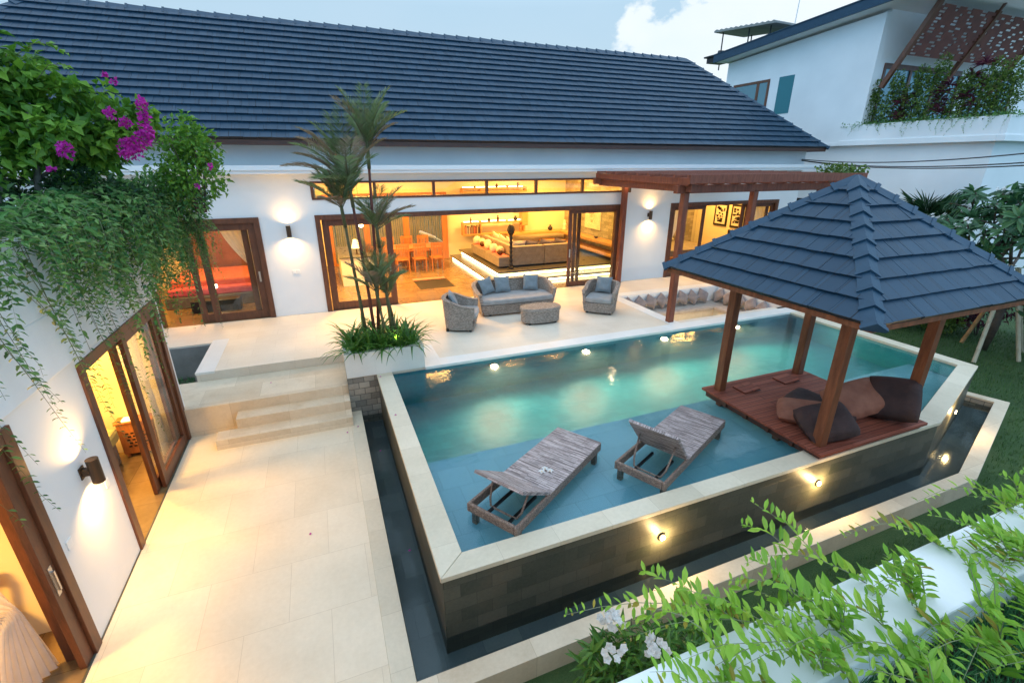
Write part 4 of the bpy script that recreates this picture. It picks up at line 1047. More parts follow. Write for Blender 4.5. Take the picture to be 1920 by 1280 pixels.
def frangi_flower():
    mb = MB()
    for k in range(5):
        a = 2*PI*k/5; mb.mi = 0
        mb.leaf((.004*cos(a),.004*sin(a),.004), (cos(a),sin(a),.35), (-cos(a)*.3,-sin(a)*.3,1), .042,.034, 1, .25)
    mb.mi = 1; mb.lathe([(.007,0),(.007,.006),(0,.007)], (0,0,.003), 6)
    return mb
fl0 = None
for (lx, ly, rz, seat, lab, k) in ((2.10,4.30,.3,1,'white frangipani blossom on the nearer lounger, leftmost of three',0),(2.16,4.34,1.2,1,'white frangipani blossom on the nearer lounger, middle of three',1),(2.20,4.28,2.2,1,'white frangipani blossom on the nearer lounger, rightmost of three',2),
                            (3.80,4.12,.6,2,'white frangipani blossom on the lounger beside the gazebo, leftmost of three',3),(3.87,4.14,1.8,2,'white frangipani blossom on the lounger beside the gazebo, middle of three',4),(3.93,4.10,2.9,2,'white frangipani blossom on the lounger beside the gazebo, rightmost of three',5)):
    if fl0 is None: o = fl0 = frangi_flower().build('frangipani_flower', ['petal_white','petal_yellow'])
    else: o = fl0.copy(); COL.objects.link(o)
    tag(o, lab, 'flower', 'frangipani flowers on the loungers'); place(o, (lx,ly,.117), rz)

# ------------------------------------------------------------------ lamps outside
def sconce(loc, nrm, label):
    """up and down wall light; nrm points away from the wall"""
    t = thing('wall_sconce', label, 'wall lamp', loc, 'up and down wall lamps'); n = Vector(nrm); c = Vector(loc)+n*.11
    b = MB(); b.lathe([(.046,-.13),(.052,-.13),(.052,.13),(.046,.13)], tuple(c), 18); b.build('lamp_tube', 'bronze', t, smooth=False)
    b = MB(); s_ = Vector(loc); b.bar(s_-n*0, c-n*.04, .06,.07); b.box(s_.x-.045,s_.x+.045,s_.y-.012,s_.y+.012,s_.z-.06,s_.z+.06) if abs(n.y) > .5 else b.box(s_.x-.012,s_.x+.012,s_.y-.045,s_.y+.045,s_.z-.06,s_.z+.06)
    b.build('wall_bracket', 'bronze', t)
    b = MB(); b.lathe([(.04,.115),(.0,.116)], tuple(c), 14); b.lathe([(.0,-.116),(.04,-.115)], tuple(c), 14); b.build('bulb', 'bulb', t)
    for s2 in (1,-1):
        lamp('SPOT','sconce_light', tuple(c+Vector((0,0,s2*.135))), SCONCE_W*(.55 if s2 > 0 else 1.15), (1,.57,.19), .03, spot=R(158), blend=1.0, target=tuple(c+Vector((0,0,s2*2))))
SCONCE_W = 115
sconce((-.70,FY,2.08), (0,-1,0), 'bronze wall lamp between the bedroom door and the living room doors')
sconce((9.67,FY,2.07), (0,-1,0), 'bronze wall lamp on the white wall under the pergola')
sconce((WX,5.13,.78), (1,0,0), 'bronze wall lamp on the garden wing between its two doors')
# underwater lights on the far pool wall
for i, x in enumerate((2.86,4.94,6.99,9.14)):
    t = thing('pool_light', ['round underwater light, nearest the palm planter','round underwater light in front of the coffee table','round underwater light in front of the pergola post','round underwater light half hidden behind the gazebo post'][i], 'pool light', (x,8.19,-.45), 'underwater lights on the far pool wall')
    b = MB(); b.M = Matrix.Translation((x,8.192,-.36)) @ Matrix.Rotation(R(90),4,'X'); b.lathe([(.1,0),(.1,.02),(.085,.025)], n=18); b.build('rim', 'steel', t)
    b = MB(); b.M = Matrix.Translation((x,8.192,-.36)) @ Matrix.Rotation(R(90),4,'X'); b.lathe([(.085,.02),(.05,.03),(0,.034)], n=18); b.build('lens', 'pool_bulb', t)
    lamp('SPOT','pool_light_beam',(x,8.12,-.36),370,(1,.72,.38),.06,spot=R(150),blend=.6,target=(x,5.5,-.75))
for (p, lab, tg) in (((3.18,3.335,-.41),'round light set in the dark pool wall, nearest the viewer',(3.18,1.8,-.75)),((5.74,3.35,-.40),'round light set in the dark pool wall below the gazebo',(5.74,1.8,-.75)),((9.62,3.805,-.36),'round light set in the slanted pool wall behind the gazebo',(10.1,2.4,-.7))):
    t = thing('pool_light', lab, 'pool light', p, 'lights on the outer pool wall')
    d = (Vector(tg)-Vector(p)).normalized() if False else (Vector((0,-1,0)) if p[0] < 8 else Vector((n_.x,n_.y,0)))
    m = Matrix.Translation(p) @ d.to_track_quat('Z','Y').to_matrix().to_4x4()
    b = MB(); b.M = m; b.lathe([(.046,0),(.046,.014),(.038,.018)], n=16); b.build('rim', 'steel', t)
    b = MB(); b.M = m; b.lathe([(.038,.016),(.024,.022),(0,.024)], n=16); b.build('lens', 'bulb', t)
    lamp('POINT','wall_light_beam', tuple(Vector(p)+d*.10), 24,(1,.66,.28),.03)
# ------------------------------------------------------------------ inside the living room
lp = thing('raised_platform', 'two stepped platform with glowing strip lights under its edges in the living room', 'platform', (7.3,16,0))
b = MB(); b.box(4.80,9.88,13.62,18.5,0,.10); b.box(5.18,9.88,14.0,18.5,.15,.30); b.build('platform_base', 'inner_wall', lp)
b = MB(); b.box(4.70,9.88,13.5,18.49,.105,.155); b.box(5.06,9.88,13.88,18.48,.305,.36); b.build('platform_top', 'dark_slate', lp, bevel=.005)
b = MB()
b.box(4.765,4.795,13.6,18.4,.03,.075); b.box(4.77,9.86,13.585,13.615,.03,.075); b.box(5.145,5.175,13.98,18.4,.19,.24); b.box(5.15,9.86,13.965,13.995,.19,.24)
b.build('led_strip', 'led', lp)
sf = thing('corner_sofa', 'big olive grey corner sofa seen from behind on the lit platform', 'sofa', (6.9,15.5,.36))
b = MB(); b.box(5.74,6.88,14.36,14.54,.42,1.04); b.box(6.90,8.06,14.36,14.54,.42,1.04); b.box(5.72,5.90,14.56,15.9,.42,1.04); b.box(5.72,5.90,15.92,17.35,.42,1.04); b.build('backrest', 'sofa_olive', sf, bevel=.02)
b = MB(); b.box(5.92,8.06,14.56,15.4,.42,.78); b.box(5.92,6.75,15.4,17.35,.42,.78); b.build('seat', 'sofa_olive', sf, bevel=.03)
b = MB(); b.box(5.8,8.0,14.42,15.3,.36,.42); b.box(5.8,6.7,15.3,17.3,.36,.42); b.build('plinth', 'black', sf)
for i in range(7):
    x, y = ((6.1,14.75),(6.55,14.72),(7.1,14.74),(7.6,14.73),(6.1,15.4),(6.08,16.1),(6.09,16.8))[i]
    pillow('sofa_pillow', 'cream_fabric' if i in (4,5,6,0) else 'taupe_pillow', .5,.42,.16, (x,y,.98 if i else 1.0), euler((.1,.85,.45) if i < 4 else (.85,.1,.45), .1*i), ('cream pillow at the inner corner of the olive sofa','taupe pillow on the near side of the olive sofa, left one','taupe pillow on the near side of the olive sofa, middle one','taupe pillow on the near side of the olive sofa, right one','cream pillow on the left wing of the olive sofa, nearest','cream pillow on the left wing of the olive sofa, middle one','cream pillow on the left wing of the olive sofa, farthest')[i], 'pillow', 'pillows on the olive sofa', 40+i, 1, 8)
tb = thing('console_trough', 'long low console with an orange top holding woven balls beside the sofa', 'console', (5.48,16,.36))
b = MB(); b.box(5.26,5.70,14.36,15.84,.42,.72); b.box(5.26,5.70,15.86,17.4,.42,.72); b.build('side_board', 'sofa_olive', tb, bevel=.008)
b = MB(); b.box(5.30,5.66,14.42,17.34,.722,.735); b.build('tray_top', 'orange_cover', tb)
b = MB(); b.box(5.3,5.66,14.5,17.3,.36,.42); b.build('plinth', 'black', tb)
for i in range(9):
    r = .10+.025*((i*7)%3); y = 14.7+i*.31; bb = MB(); bb.lathe([(0,-r)]+[(r*sin(PI*k/8),-r*cos(PI*k/8)) for k in range(1,8)]+[(0,r)], (0,0,0), 12)
    o = bb.build('woven_ball', 'cream_fabric' if i % 3 else 'bronze', smooth=True); o.location = (5.48+(.06 if i%2 else -.05), y, .737+r)
    tag(o, 'woven ball on the orange console, ' + ('nearest of the row','second nearest of the row','third nearest of the row','fourth nearest of the row','middle of the row','fourth farthest of the row','third farthest of the row','second farthest of the row','farthest of the row')[i], 'ball', 'woven balls on the console')
tm = thing('carved_totem', 'tall dark carved totem standing at the corner of the olive sofa', 'statue', (5.62,14.2,.36))
b = MB(); prof = [(.09,0),(.09,.06),(.05,.08)]
for k in range(14): prof += [(.045+.012*(k%2),.1+k*.07),(.055-.012*(k%2),.135+k*.07)]
prof += [(.05,1.08),(.11,1.16),(.13,1.26),(.10,1.36),(.06,1.42),(0,1.43)]
b.lathe(prof, (5.62,14.2,.36), 10); b.build('carved_pole', 'black', tm)
# shelves on the back wall
def shelf_box(name, label, x0, x1, z0, z1, y0=18.22, y1=18.5):
    t = thing(name, label, 'shelf', ((x0+x1)/2,y1,z0)); b = MB(); e = .06
    b.box(x0,x1,y0,y1,z0,z0+e); b.box(x0,x1,y0,y1,z1-e,z1); b.box(x0,x0+e,y0,y1,z0+e,z1-e); b.box(x1-e,x1,y0,y1,z0+e,z1-e); b.box((x0*.72+x1*.28)-.02,(x0*.72+x1*.28)+.02,y0+.01,y1,z0+e,z1-e); b.build('shelf_case', 'honey_wood', t, bevel=.004)
    b = MB(); b.box(x0+.1,x1-.1,18.44,18.47,z1+.005,z1+.03); b.build('led_strip', 'led', t); return t
shelf_box('book_shelf', 'wall shelf with books, lit along its top, left of the sofa', 5.2, 7.85, .90, 1.40)
shelf_box('display_shelf', 'upper wall shelf with figures lit from behind', 5.2, 7.9, 2.52, 2.70)
b = MB(); b.box(7.70,7.95,18.2,18.5,1.2,1.95); tag(b.build('shelf_pillar', 'honey_wood'), 'short wooden upright at the right end of the book shelf', 'shelf upright')
rr = random.Random(9); b = MB(); x = 5.3
while x < 5.85: w_ = rr.uniform(.02,.045); b.box(x,x+w_*.9,18.26,18.42,.962,.962+rr.uniform(.24,.34)); x += w_
tag(b.build('book_row', 'book_mix'), 'row of books standing in the lower wall shelf', 'books')
rr = random.Random(2)
def vase(kind, x, y, z, s, mat, name, label, cat, grp):
    P = {'vase': [(.5,0),(.8,.4),(.9,.9),(.5,1.4),(.3,1.7),(.45,1.9)], 'bowl': [(.3,0),(.5,.1),(.9,.5),(1,.7)], 'figure': [(.5,0),(.6,.3),(.35,.9),(.55,1.2),(.5,1.7),(.2,1.9),(.35,2.1),(.35,2.4),(0,2.6)]}[kind]
    b = MB(); b.lathe([(r*s,h*s) for r, h in P], (0,0,0), 10); o = b.build(name, mat, smooth=True); o.location = (x,y,z); return tag(o, label, cat, grp)
names = ('leftmost','second from the left','third from the left','fourth from the left','fifth from the left','sixth from the left')
for i in range(6):
    vase(('figure','bowl','vase')[i%3], 5.55+i*.38, 18.33, 1.401, .075+.02*(i%2), ('bronze','black','cream_fabric')[(i*2)%3], 'shelf_ornament', f'small ornament on top of the book shelf, {names[i]}', 'ornament', 'ornaments on the book shelf')
for i in range(5):
    vase(('bowl','figure','vase')[i%3], 5.75+i*.45, 18.33, 2.701, .07+.015*(i%2), ('bronze','orange_wood')[i%2], 'shelf_ornament', f'small ornament on the upper display shelf, {names[i]}', 'ornament', 'ornaments on the display shelf')
bn = thing('wall_bench', 'long honey coloured wall bench shelf running round the back and right walls', 'shelf', (9,18,.36))
b = MB(); b.box(7.0,9.88,18.05,18.5,.84,.94); b.box(9.38,9.88,13.2,18.05,.84,.94); b.build('upper_board', 'honey_wood', bn, bevel=.006)
b = MB(); b.box(9.30,9.88,13.2,18.05,.5,.58); b.box(8.6,9.3,17.6,18.5,.5,.58); b.build('lower_board', 'honey_wood', bn, bevel=.006)
for (kd, x, y, s, mt, lb) in (('figure',9.62,18.15,.16,'cream_fabric','pale carved figure standing at the corner of the wall bench'),('vase',9.0,18.25,.12,'black','dark vase with a plant on the back wall bench'),('bowl',9.62,15.6,.1,'bronze','small bronze bowl on the right wall bench'),('figure',7.65,18.25,.10,'orange_wood','orange carved elephant like figure on the back wall bench'),('figure',9.6,13.9,.12,'black','dark carved head on the near end of the right wall bench')):
    vase(kd, x, y, .941, s, mt, 'bench_ornament', lb, 'ornament', 'ornaments on the wall bench')
art = thing('wall_art', 'pale canvas with a round sketch hanging on the stone wall', 'picture', (9.88,16.3,1.2))
b = MB(); b.box(9.86,9.898,15.75,16.9,1.2,2.15); b.build('canvas', 'cream_fabric', art)
b = MB(); rr = random.Random(1)
for k in range(60):
    a = rr.uniform(0,2*PI); r = rr.uniform(.05,.30); y = 16.33+r*cos(a)*.8; z = 1.68+r*sin(a); b.bar((9.857,y,z),(9.857,y+rr.uniform(-.08,.08),z+rr.uniform(-.1,.1)),.012,.004,(1,0,0))
b.build('sketch_lines', 'honey_wood', art)
# glazed floor pit
fp = thing('floor_pit', 'rectangular glazed pit in the living room floor with an orange inner side', 'floor window', (3.1,14.8,0))
b = MB(); b.box(2.60,3.68,14.02,15.50,.0015,.0045); b.build('pit_glass', 'black', fp)
b = MB(); b.box(2.60,3.68,15.22,15.50,.005,.008); b.build('pit_lip', 'orange_cover', fp)
# dining table and chairs
dt = thing('dining_table', 'long orange wooden dining table behind the chairs', 'table', (3.1,17.5,0))
b = MB(); b.box(1.55,4.1,17.0,18.0,.71,.76); b.build('table_top', 'orange_wood', dt, bevel=.006)
for x in (1.65,3.95):
    for y in (17.1,17.9): b = MB(); b.box(x-.05,x+.05,y-.05,y+.05,0,.71); b.build('leg', 'orange_wood', dt)
def dchair():
    t = local('dining_chair', '', 'chair', 'slatted chairs round the dining table')
    b = MB(); b.box(-.22,.22,-.22,.22,.43,.46); b.build('seat', 'orange_wood', t, bevel=.006)
    for sx in (-1,1):
        b = MB(); b.box(sx*.2-.02,sx*.2+.02,-.22,-.18,0,.43); b.build('leg', 'orange_wood', t)
        b = MB(); b.bar((sx*.2,.2,0),(sx*.2,.24,1.0),.04,.04,(0,1,0)); b.build('leg', 'orange_wood', t)
    b = MB(); b.box(-.2,.2,.222,.25,.9,1.0); b.box(-.2,.2,.21,.235,.55,.6)
    for k in range(6): b.box(-.165+k*.058,-.13+k*.058,.225,.24,.6,.9)
    b.build('backrest', 'orange_wood', t); return t
d0 = dchair(); k_ = 0
for (x, y, rz, lab) in ((2.53,16.72,PI,'slatted dining chair at the near side of the table, leftmost'),(3.12,16.70,PI,'slatted dining chair at the near side of the table, middle one'),(3.74,16.72,PI,'slatted dining chair at the near side of the table, rightmost'),(2.3,18.2,0,'slatted dining chair at the far side of the table, leftmost'),(3.0,18.2,0,'slatted dining chair at the far side of the table, middle one'),(3.62,18.2,0,'slatted dining chair at the far side of the table, rightmost'),(1.95,16.9,PI*.9,'slatted dining chair at the near side of the table, behind the door frame')):
    o = d0 if k_ == 0 else copy_tree(d0); o['label'] = lab; place(o, (x,y,0), rz); k_ += 1
kc = thing('kitchen_counter', 'white kitchen counter with a dark top behind the glass door', 'counter', (1,16,0))
b = MB(); b.box(.45,1.5,15.25,15.9,0,.86); b.box(.45,1.1,15.9,17.4,0,.86); b.build('counter_body', 'white_frame', kc)
b = MB(); b.box(.42,1.53,15.22,15.93,.86,.9); b.box(.42,1.13,15.93,17.4,.86,.9); b.build('counter_top', 'dark_slate', kc, bevel=.004)
pd = thing('pendant_lamp', 'bright pendant bulb hanging over the kitchen counter', 'lamp', (1.2,15.8,1.78))
b = MB(); b.lathe([(.0,-.07),(.05,-.05),(.07,0),(.05,.05),(0,.07)], (1.2,15.8,1.78), 12); b.build('bulb', 'bulb', pd, smooth=True)
b = MB(); b.tube([(1.2,15.8,1.85),(1.2,15.8,3.3)], .006, 5); b.build('cord', 'black', pd)
tl = thing('table_lamp', 'table lamp with a warm cone shade on the kitchen counter', 'lamp', (.98,15.7,.9))
b = MB(); b.lathe([(.07,0),(.02,.02),(.02,.22)], (.98,15.7,.9), 10); b.build('lamp_stem', 'bronze', tl)
b = MB(); b.lathe([(.15,.2),(.08,.46)], (.98,15.7,.9), 14); b.build('lamp_shade', 'lampshade_lit', tl, smooth=True)
# bamboo screen outside the dining room
bs = MB(); rr = random.Random(8)
for i in range(70): x = -.3+i*.078; bs.tube([(x,19.85+rr.uniform(-.02,.02),-.2),(x+rr.uniform(-.02,.02),19.85,2.9)], .035, 6)
tag(bs.build('bamboo_screen', 'bamboo'), 'upright bamboo pole screen behind the dining room glass', 'screen')
wt = MB(); wt.tube([(3.7,19.4,1.0),(4.3,19.2,.75)], .07, 10); tag(wt.build('white_pipe', 'white_frame', smooth=True), 'pale pipe like bolster outside the dining room glass', 'bolster')
# ceiling lights: recessed downlights of the rooms
def room_light(x, y, z, e, s=.8, col=(1,.52,.12)):
    lamp('AREA','ceiling_light',(x,y,z),e,col,s,rot=(0,0,0))
IN_W = 255
for x, y, k in ((1.1,14.4,2.6),(1.2,17.2,.8),(3.2,17.3,.55),(3.2,14.8,.6),(6.6,16.6,1.3),(6.3,14.3,.6),(8.7,16.8,1.3),(8.8,14.2,.7)): room_light(x, y, 3.27, IN_W*k*.75)
# ------------------------------------------------------------------ bedroom behind the left door of the villa
bd = thing('canopy_bed', 'low bed with an orange cover seen through the villa bedroom door', 'bed', (-2,15,0))
b = MB(); b.box(-4.0,-1.0,14.3,16.4,0,.3); b.build('bed_base', 'grey_base', bd, bevel=.02)
b = MB(); b.box(-3.9,-1.05,14.34,16.4,.3,.5); b.build('mattress', 'pink_cover', bd, bevel=.05)
b = MB(); b.box(-3.9,-1.04,14.6,16.42,.46,.66); b.build('orange_blanket', 'orange_cover', bd, bevel=.05)
hb = MB(); hb.box(-3.6,-1.1,16.62,16.8,.0,1.75); tag(hb.build('head_panel', 'brown_cushion', bevel=.01), 'brown padded panel on the wall behind the orange bed', 'headboard')
dr = MB(); dr.box(-3.3,-2.2,13.7,14.05,.003,.3); tag(dr.build('bed_bench', 'black', bevel=.01), 'low dark bench at the foot of the orange bed', 'bench')
def drape(p_top0, p_top1, p_tie, p_bot0, p_bot1, folds=9, amp=.03, mat='curtain', n=22, name='curtain', label='', grp=None, up=(0,0,1)):
    """tied-back curtain: hung from top0-top1, gathered at tie, falling to bot0-bot1"""
    A, B, T, C, D2 = (Vector(p) for p in (p_top0,p_top1,p_tie,p_bot0,p_bot1)); mb = MB(); P = []; U = []
    nrm = (B-A).cross(Vector((0,0,1))); nrm = nrm.normalized() if nrm.length > 1e-4 else Vector((0,1,0))
    m = folds*6
    for i in range(n+1):
        t = i/n
        for j in range(m+1):
            s_ = j/m
            if t < .6:
                q = t/.6; top = A.lerp(B,s_); g_ = T+(B-A).normalized()*(s_-.5)*.16; e = q**1.6; p = top.lerp(g_, e) if True else top; p.z = top.z+(g_.z-top.z)*q - .18*(1-s_)*sin(PI*q)*0
            else:
                q = (t-.6)/.4; g_ = T+(B-A).normalized()*(s_-.5)*.16; bt = C.lerp(D2,s_); p = g_.lerp(bt, q**.8); p.z = g_.z+(bt.z-g_.z)*q
            a_ = amp*(1 if t > .6 or t < .1 else 1-.5*t)
            p = p+nrm*a_*sin(s_*folds*2*PI)
            P.append(p); U.append((s_*1.5,t*2.4))
    F = []; UU = []
    for i in range(n):
        for j in range(m):
            f = (i*(m+1)+j,i*(m+1)+j+1,(i+1)*(m+1)+j+1,(i+1)*(m+1)+j); F.append(f); UU.append([U[k] for k in f])
    mb.add(P,F,UU); return tag(mb.build(name, mat, smooth=True), label, 'curtain', grp)
drape((-2.25,12.98,2.38),(-1.45,12.98,2.38),(-1.55,12.98,1.15),(-1.72,12.98,.02),(-1.42,12.98,.02),6,.03,label='pale curtain tied back at the right of the villa bedroom door')
for x, z, k in ((-2.6,15,.9),(-4.3,14,.5)): room_light(x, z, 3.27, IN_W*k*.6)
tb2 = thing('bedside_lamp', 'small glowing lamp beside the orange bed', 'lamp', (-2.72,14.2,.6))
b = MB(); b.lathe([(0,-.06),(.06,-.03),(.06,.03),(0,.06)], (-2.72,13.9,.62), 12); b.build('bulb', 'bulb', tb2, smooth=True)
b = MB(); b.lathe([(.09,0),(.02,.02),(.015,.56)], (-2.72,13.9,0), 8); b.build('lamp_stem', 'bronze', tb2)
# ------------------------------------------------------------------ right-hand room
dbd = thing('daybed', 'olive daybed with pillows inside the right hand room', 'daybed', (13.5,15.8,0))
b = MB(); b.box(11.4,14.7,14.6,16.95,.12,.45); b.build('bed_base', 'sofa_olive', dbd, bevel=.03)
b = MB(); b.box(11.3,14.8,14.45,14.6,0,.22); b.build('plinth', 'orange_wood', dbd)
b = MB(); b.box(10.25,15.4,16.96,16.99,0,3.0); b.build('back_panel', 'stone_wall', dbd)
for i, (x, y) in enumerate(((11.8,16.4),(12.3,16.5),(12.9,16.45),(13.7,16.5),(14.3,16.55))):
    pillow('bed_pillow', 'taupe_pillow' if i != 3 else 'cream_fabric', .55,.45,.18, (x,y,.68), euler((.1*(i-2),-.85,.5), .15*(i-2)), ('taupe pillow at the left end of the daybed','second pillow from the left on the daybed','middle taupe pillow on the daybed','pale patterned pillow on the daybed','taupe pillow at the right end of the daybed')[i], 'pillow', 'pillows on the daybed', 60+i, 1, 8)
rwv = MB(); rwv.box(15.55,15.6,12.95,16.95,0,3.0); tag(rwv.build('side_partition', 'inner_wall'), 'yellow lit side wall of the right hand room', 'wall')
for (y0, y1, k) in ((15.2,15.9,0),(14.4,15.0,1)):
    t = thing('framed_picture', ('black framed dark print on the yellow wall, left one','black framed dark print on the yellow wall, right one')[k], 'picture', (15.54,(y0+y1)/2,1.3), 'black framed prints in the right hand room')
    b = MB(); b.box(15.51,15.549,y0,y1,1.15,2.05); b.build('picture_frame', 'black', t)
    b = MB(); rr = random.Random(k+3); b.box(15.506,15.51,y0+.08,y1-.08,1.23,1.97); b.build('print_paper', 'cream_fabric', t)
    b = MB()
    for q in range(26): y = rr.uniform(y0+.12,y1-.2); z = rr.uniform(1.28,1.85); b.box(15.5,15.5055,y,y+rr.uniform(.03,.14),z,z+rr.uniform(.02,.09))
    b.build('print_ink', 'black', t)
tv = MB(); tv.box(15.46,15.53,13.6,15.0,.35,1.05); tag(tv.build('dark_screen', 'black', bevel=.01), 'dark flat screen low on the yellow wall of the right hand room', 'screen')
t = thing('framed_picture', 'pale framed picture over the olive daybed', 'picture', (12.3,16.95,1.3)); b = MB(); b.box(12.6,13.35,16.93,16.957,1.25,2.05); b.build('picture_frame', 'honey_wood', t); b = MB(); b.box(12.66,13.29,16.925,16.93,1.31,1.99); b.build('print_paper', 'cream_fabric', t)
drape((10.75,13.0,2.36),(11.35,13.0,2.36),(10.8,13.0,1.0),(10.7,13.0,.03),(10.95,13.0,.03),5,.03,label='white curtain tied back at the left of the right hand room')
drape((14.1,13.0,2.36),(15.0,13.0,2.36),(14.95,13.0,1.0),(14.75,13.0,.03),(15.05,13.0,.03),5,.03,label='white curtain tied back at the right of the right hand room')
for x, y in ((11.6,15.2),(14.2,15.4)): room_light(x, y, 3.27, IN_W*.75)
# ------------------------------------------------------------------ rooms of the garden wing
bw = thing('guest_bed', 'bed with an olive green cover inside the garden wing', 'bed', (-4.3,7,-.68))
b = MB(); b.box(-6.2,-3.28,6.2,7.9,-.68,-.3); b.build('bed_base', 'grey_base', bw, bevel=.03)
b = MB(); b.box(-6.2,-3.22,6.15,7.95,-.32,-.1); b.build('green_cover', 'green_cover', bw, bevel=.06)
cb = thing('bedside_cabinet', 'orange bedside cabinet with slotted front in the garden wing', 'cabinet', (-3.1,8.1,-.68))
b = MB(); b.box(-3.26,-2.80,7.98,8.19,-.62,-.10); b.box(-3.28,-2.78,7.96,8.19,-.10,-.07); b.box(-3.24,-3.2,8.0,8.04,-.68,-.62); b.box(-2.86,-2.82,8.0,8.04,-.68,-.62); b.build('cabinet_body', 'orange_wood', cb, bevel=.006)
b = MB()
for i in range(5):
    for j in range(5): b.box(-3.17+j*.065+.02*(i%2),-3.13+j*.065+.02*(i%2),7.975,7.98,-.5+i*.055,-.475+i*.055)
b.build('slot_row', 'black', cb)
tl = thing('table_lamp', 'small lamp on the orange cabinet in the garden wing', 'lamp', (-3.0,8.08,-.07)); b = MB(); b.lathe([(.05,0),(.05,.04),(.02,.06),(.02,.16)], (-2.9,8.08,-.07), 8); b.build('lamp_stem', 'bronze', tl); b = MB(); b.box(-3.18,-3.0,8.0,8.12,-.07,-.045); b.build('tray', 'lampshade_lit', tl)
room_light(-4.2, 6.7, 1.66, IN_W*.75, .6); room_light(-3.4, 7.6, 1.66, IN_W*.3, .3); room_light(-4.2, 3.2, 1.66, IN_W*1.0, .6)
drape((-2.72,7.2,1.6),(-2.72,8.1,1.6),(-2.72,8.0,.35),(-2.72,7.8,-.66),(-2.72,8.12,-.66),5,.025,label='white curtain tied back behind the far door of the garden wing')
drape((-2.86,2.4,1.6),(-2.80,4.0,1.6),(-2.76,4.12,.18),(-2.95,3.92,-.66),(-2.72,4.30,-.66),7,.03,label='white curtain gathered at the near door of the garden wing')
wb = thing('slatted_bench', 'orange wooden slatted bench inside the near door of the garden wing', 'bench', (-3.4,4.4,-.68))
b = MB(); b.box(-5.0,-3.12,4.2,4.66,-.30,-.25); b.build('bench_seat', 'orange_wood', wb)
b = MB(); b.box(-5.0,-3.12,4.62,4.67,.1,.2); b.box(-5.0,-3.12,4.2,4.25,-.62,-.52)
for k in range(14): b.bar((-5.0+k*.14,4.645,-.25),(-4.94+k*.14,4.645,.1),.06,.02,(0,1,0))
b.build('bench_back', 'orange_wood', wb)
for x in (-4.95,-3.17):
    for y in (4.22,4.64): b = MB(); b.box(x-.03,x+.03,y-.03,y+.03,-.68,-.3); b.build('leg', 'orange_wood', wb)
# ------------------------------------------------------------------ vegetation helpers
def rdir(rr, zmin=-1, zmax=1):
    z = rr.uniform(zmin,zmax); a = rr.uniform(0,2*PI); r = math.sqrt(max(0,1-z*z)); return Vector((r*cos(a), r*sin(a), z))
def leaf_cloud(mb, rr, c, rad, n, L, W, lod=0, up=.4, shell=.45, mats=None, droop=.2, flat=1.0):
    """leaves spread through an ellipsoid, denser near its skin"""
    for _ in range(n):
        d = rdir(rr); r = (shell+(1-shell)*rr.random()**.6); p = Vector((c[0]+d.x*rad[0]*r, c[1]+d.y*rad[1]*r, c[2]+d.z*rad[2]*r))
        dr = (d*.8+rdir(rr)*.7+Vector((0,0,-.15))).normalized(); nr = (Vector((0,0,up))+d*.5+rdir(rr)*.5)
        if mats: mb.mi = rr.choice(mats)
        s = rr.uniform(.7,1.25); mb.leaf(p, dr, nr, L*s, W*s, lod, droop)
def sprig(mb, rr, pts, L, W, step, stem_mi, leaf_mi, lod=0, r0=.003, both=True, droop=.15, jitter=.5, tipscale=.5, lift=0):
    """stem through pts with leaves in alternating pairs"""
    pts = [Vector(p) for p in pts]; n = len(pts)
    mb.mi = stem_mi; mb.tube(pts, [r0*(1-.75*i/(n-1)) for i in range(n)], 4, cap=False)
    seg = [(pts[i+1]-pts[i]).length for i in range(n-1)]; tot = sum(seg); s = step*rr.random()
    side = 1
    while s < tot:
        a = s; i = 0
        while i < n-2 and a > seg[i]: a -= seg[i]; i += 1
        p = pts[i].lerp(pts[i+1], min(1,a/seg[i])); d = (pts[i+1]-pts[i]).normalized()
        x = d.cross(Vector((0,0,1)))
        if x.length < .15: x = d.cross(Vector((cos(s*9),sin(s*9),0)))
        x.normalize(); sc = (1-(1-tipscale)*(s/tot)**2)*rr.uniform(.7,1.15)
        for sd in ((1,-1) if both and rr.random() < .6 else (side,)):
            dr = (x*sd+d*rr.uniform(.25,.8)+rdir(rr)*jitter*.6+Vector((0,0,lift)))
            mb.mi = leaf_mi if not isinstance(leaf_mi,(list,tuple)) else rr.choice(leaf_mi)
            mb.leaf(p, dr, Vector((0,0,1))+rdir(rr)*jitter, L*sc, W*sc, lod, droop)
        side = -side; s += step*rr.uniform(.7,1.3)
def limb(mb, pts, r0, r1, n=8): mb.tube(pts, [r0+(r1-r0)*i/(len(pts)-1) for i in range(len(pts))], n)

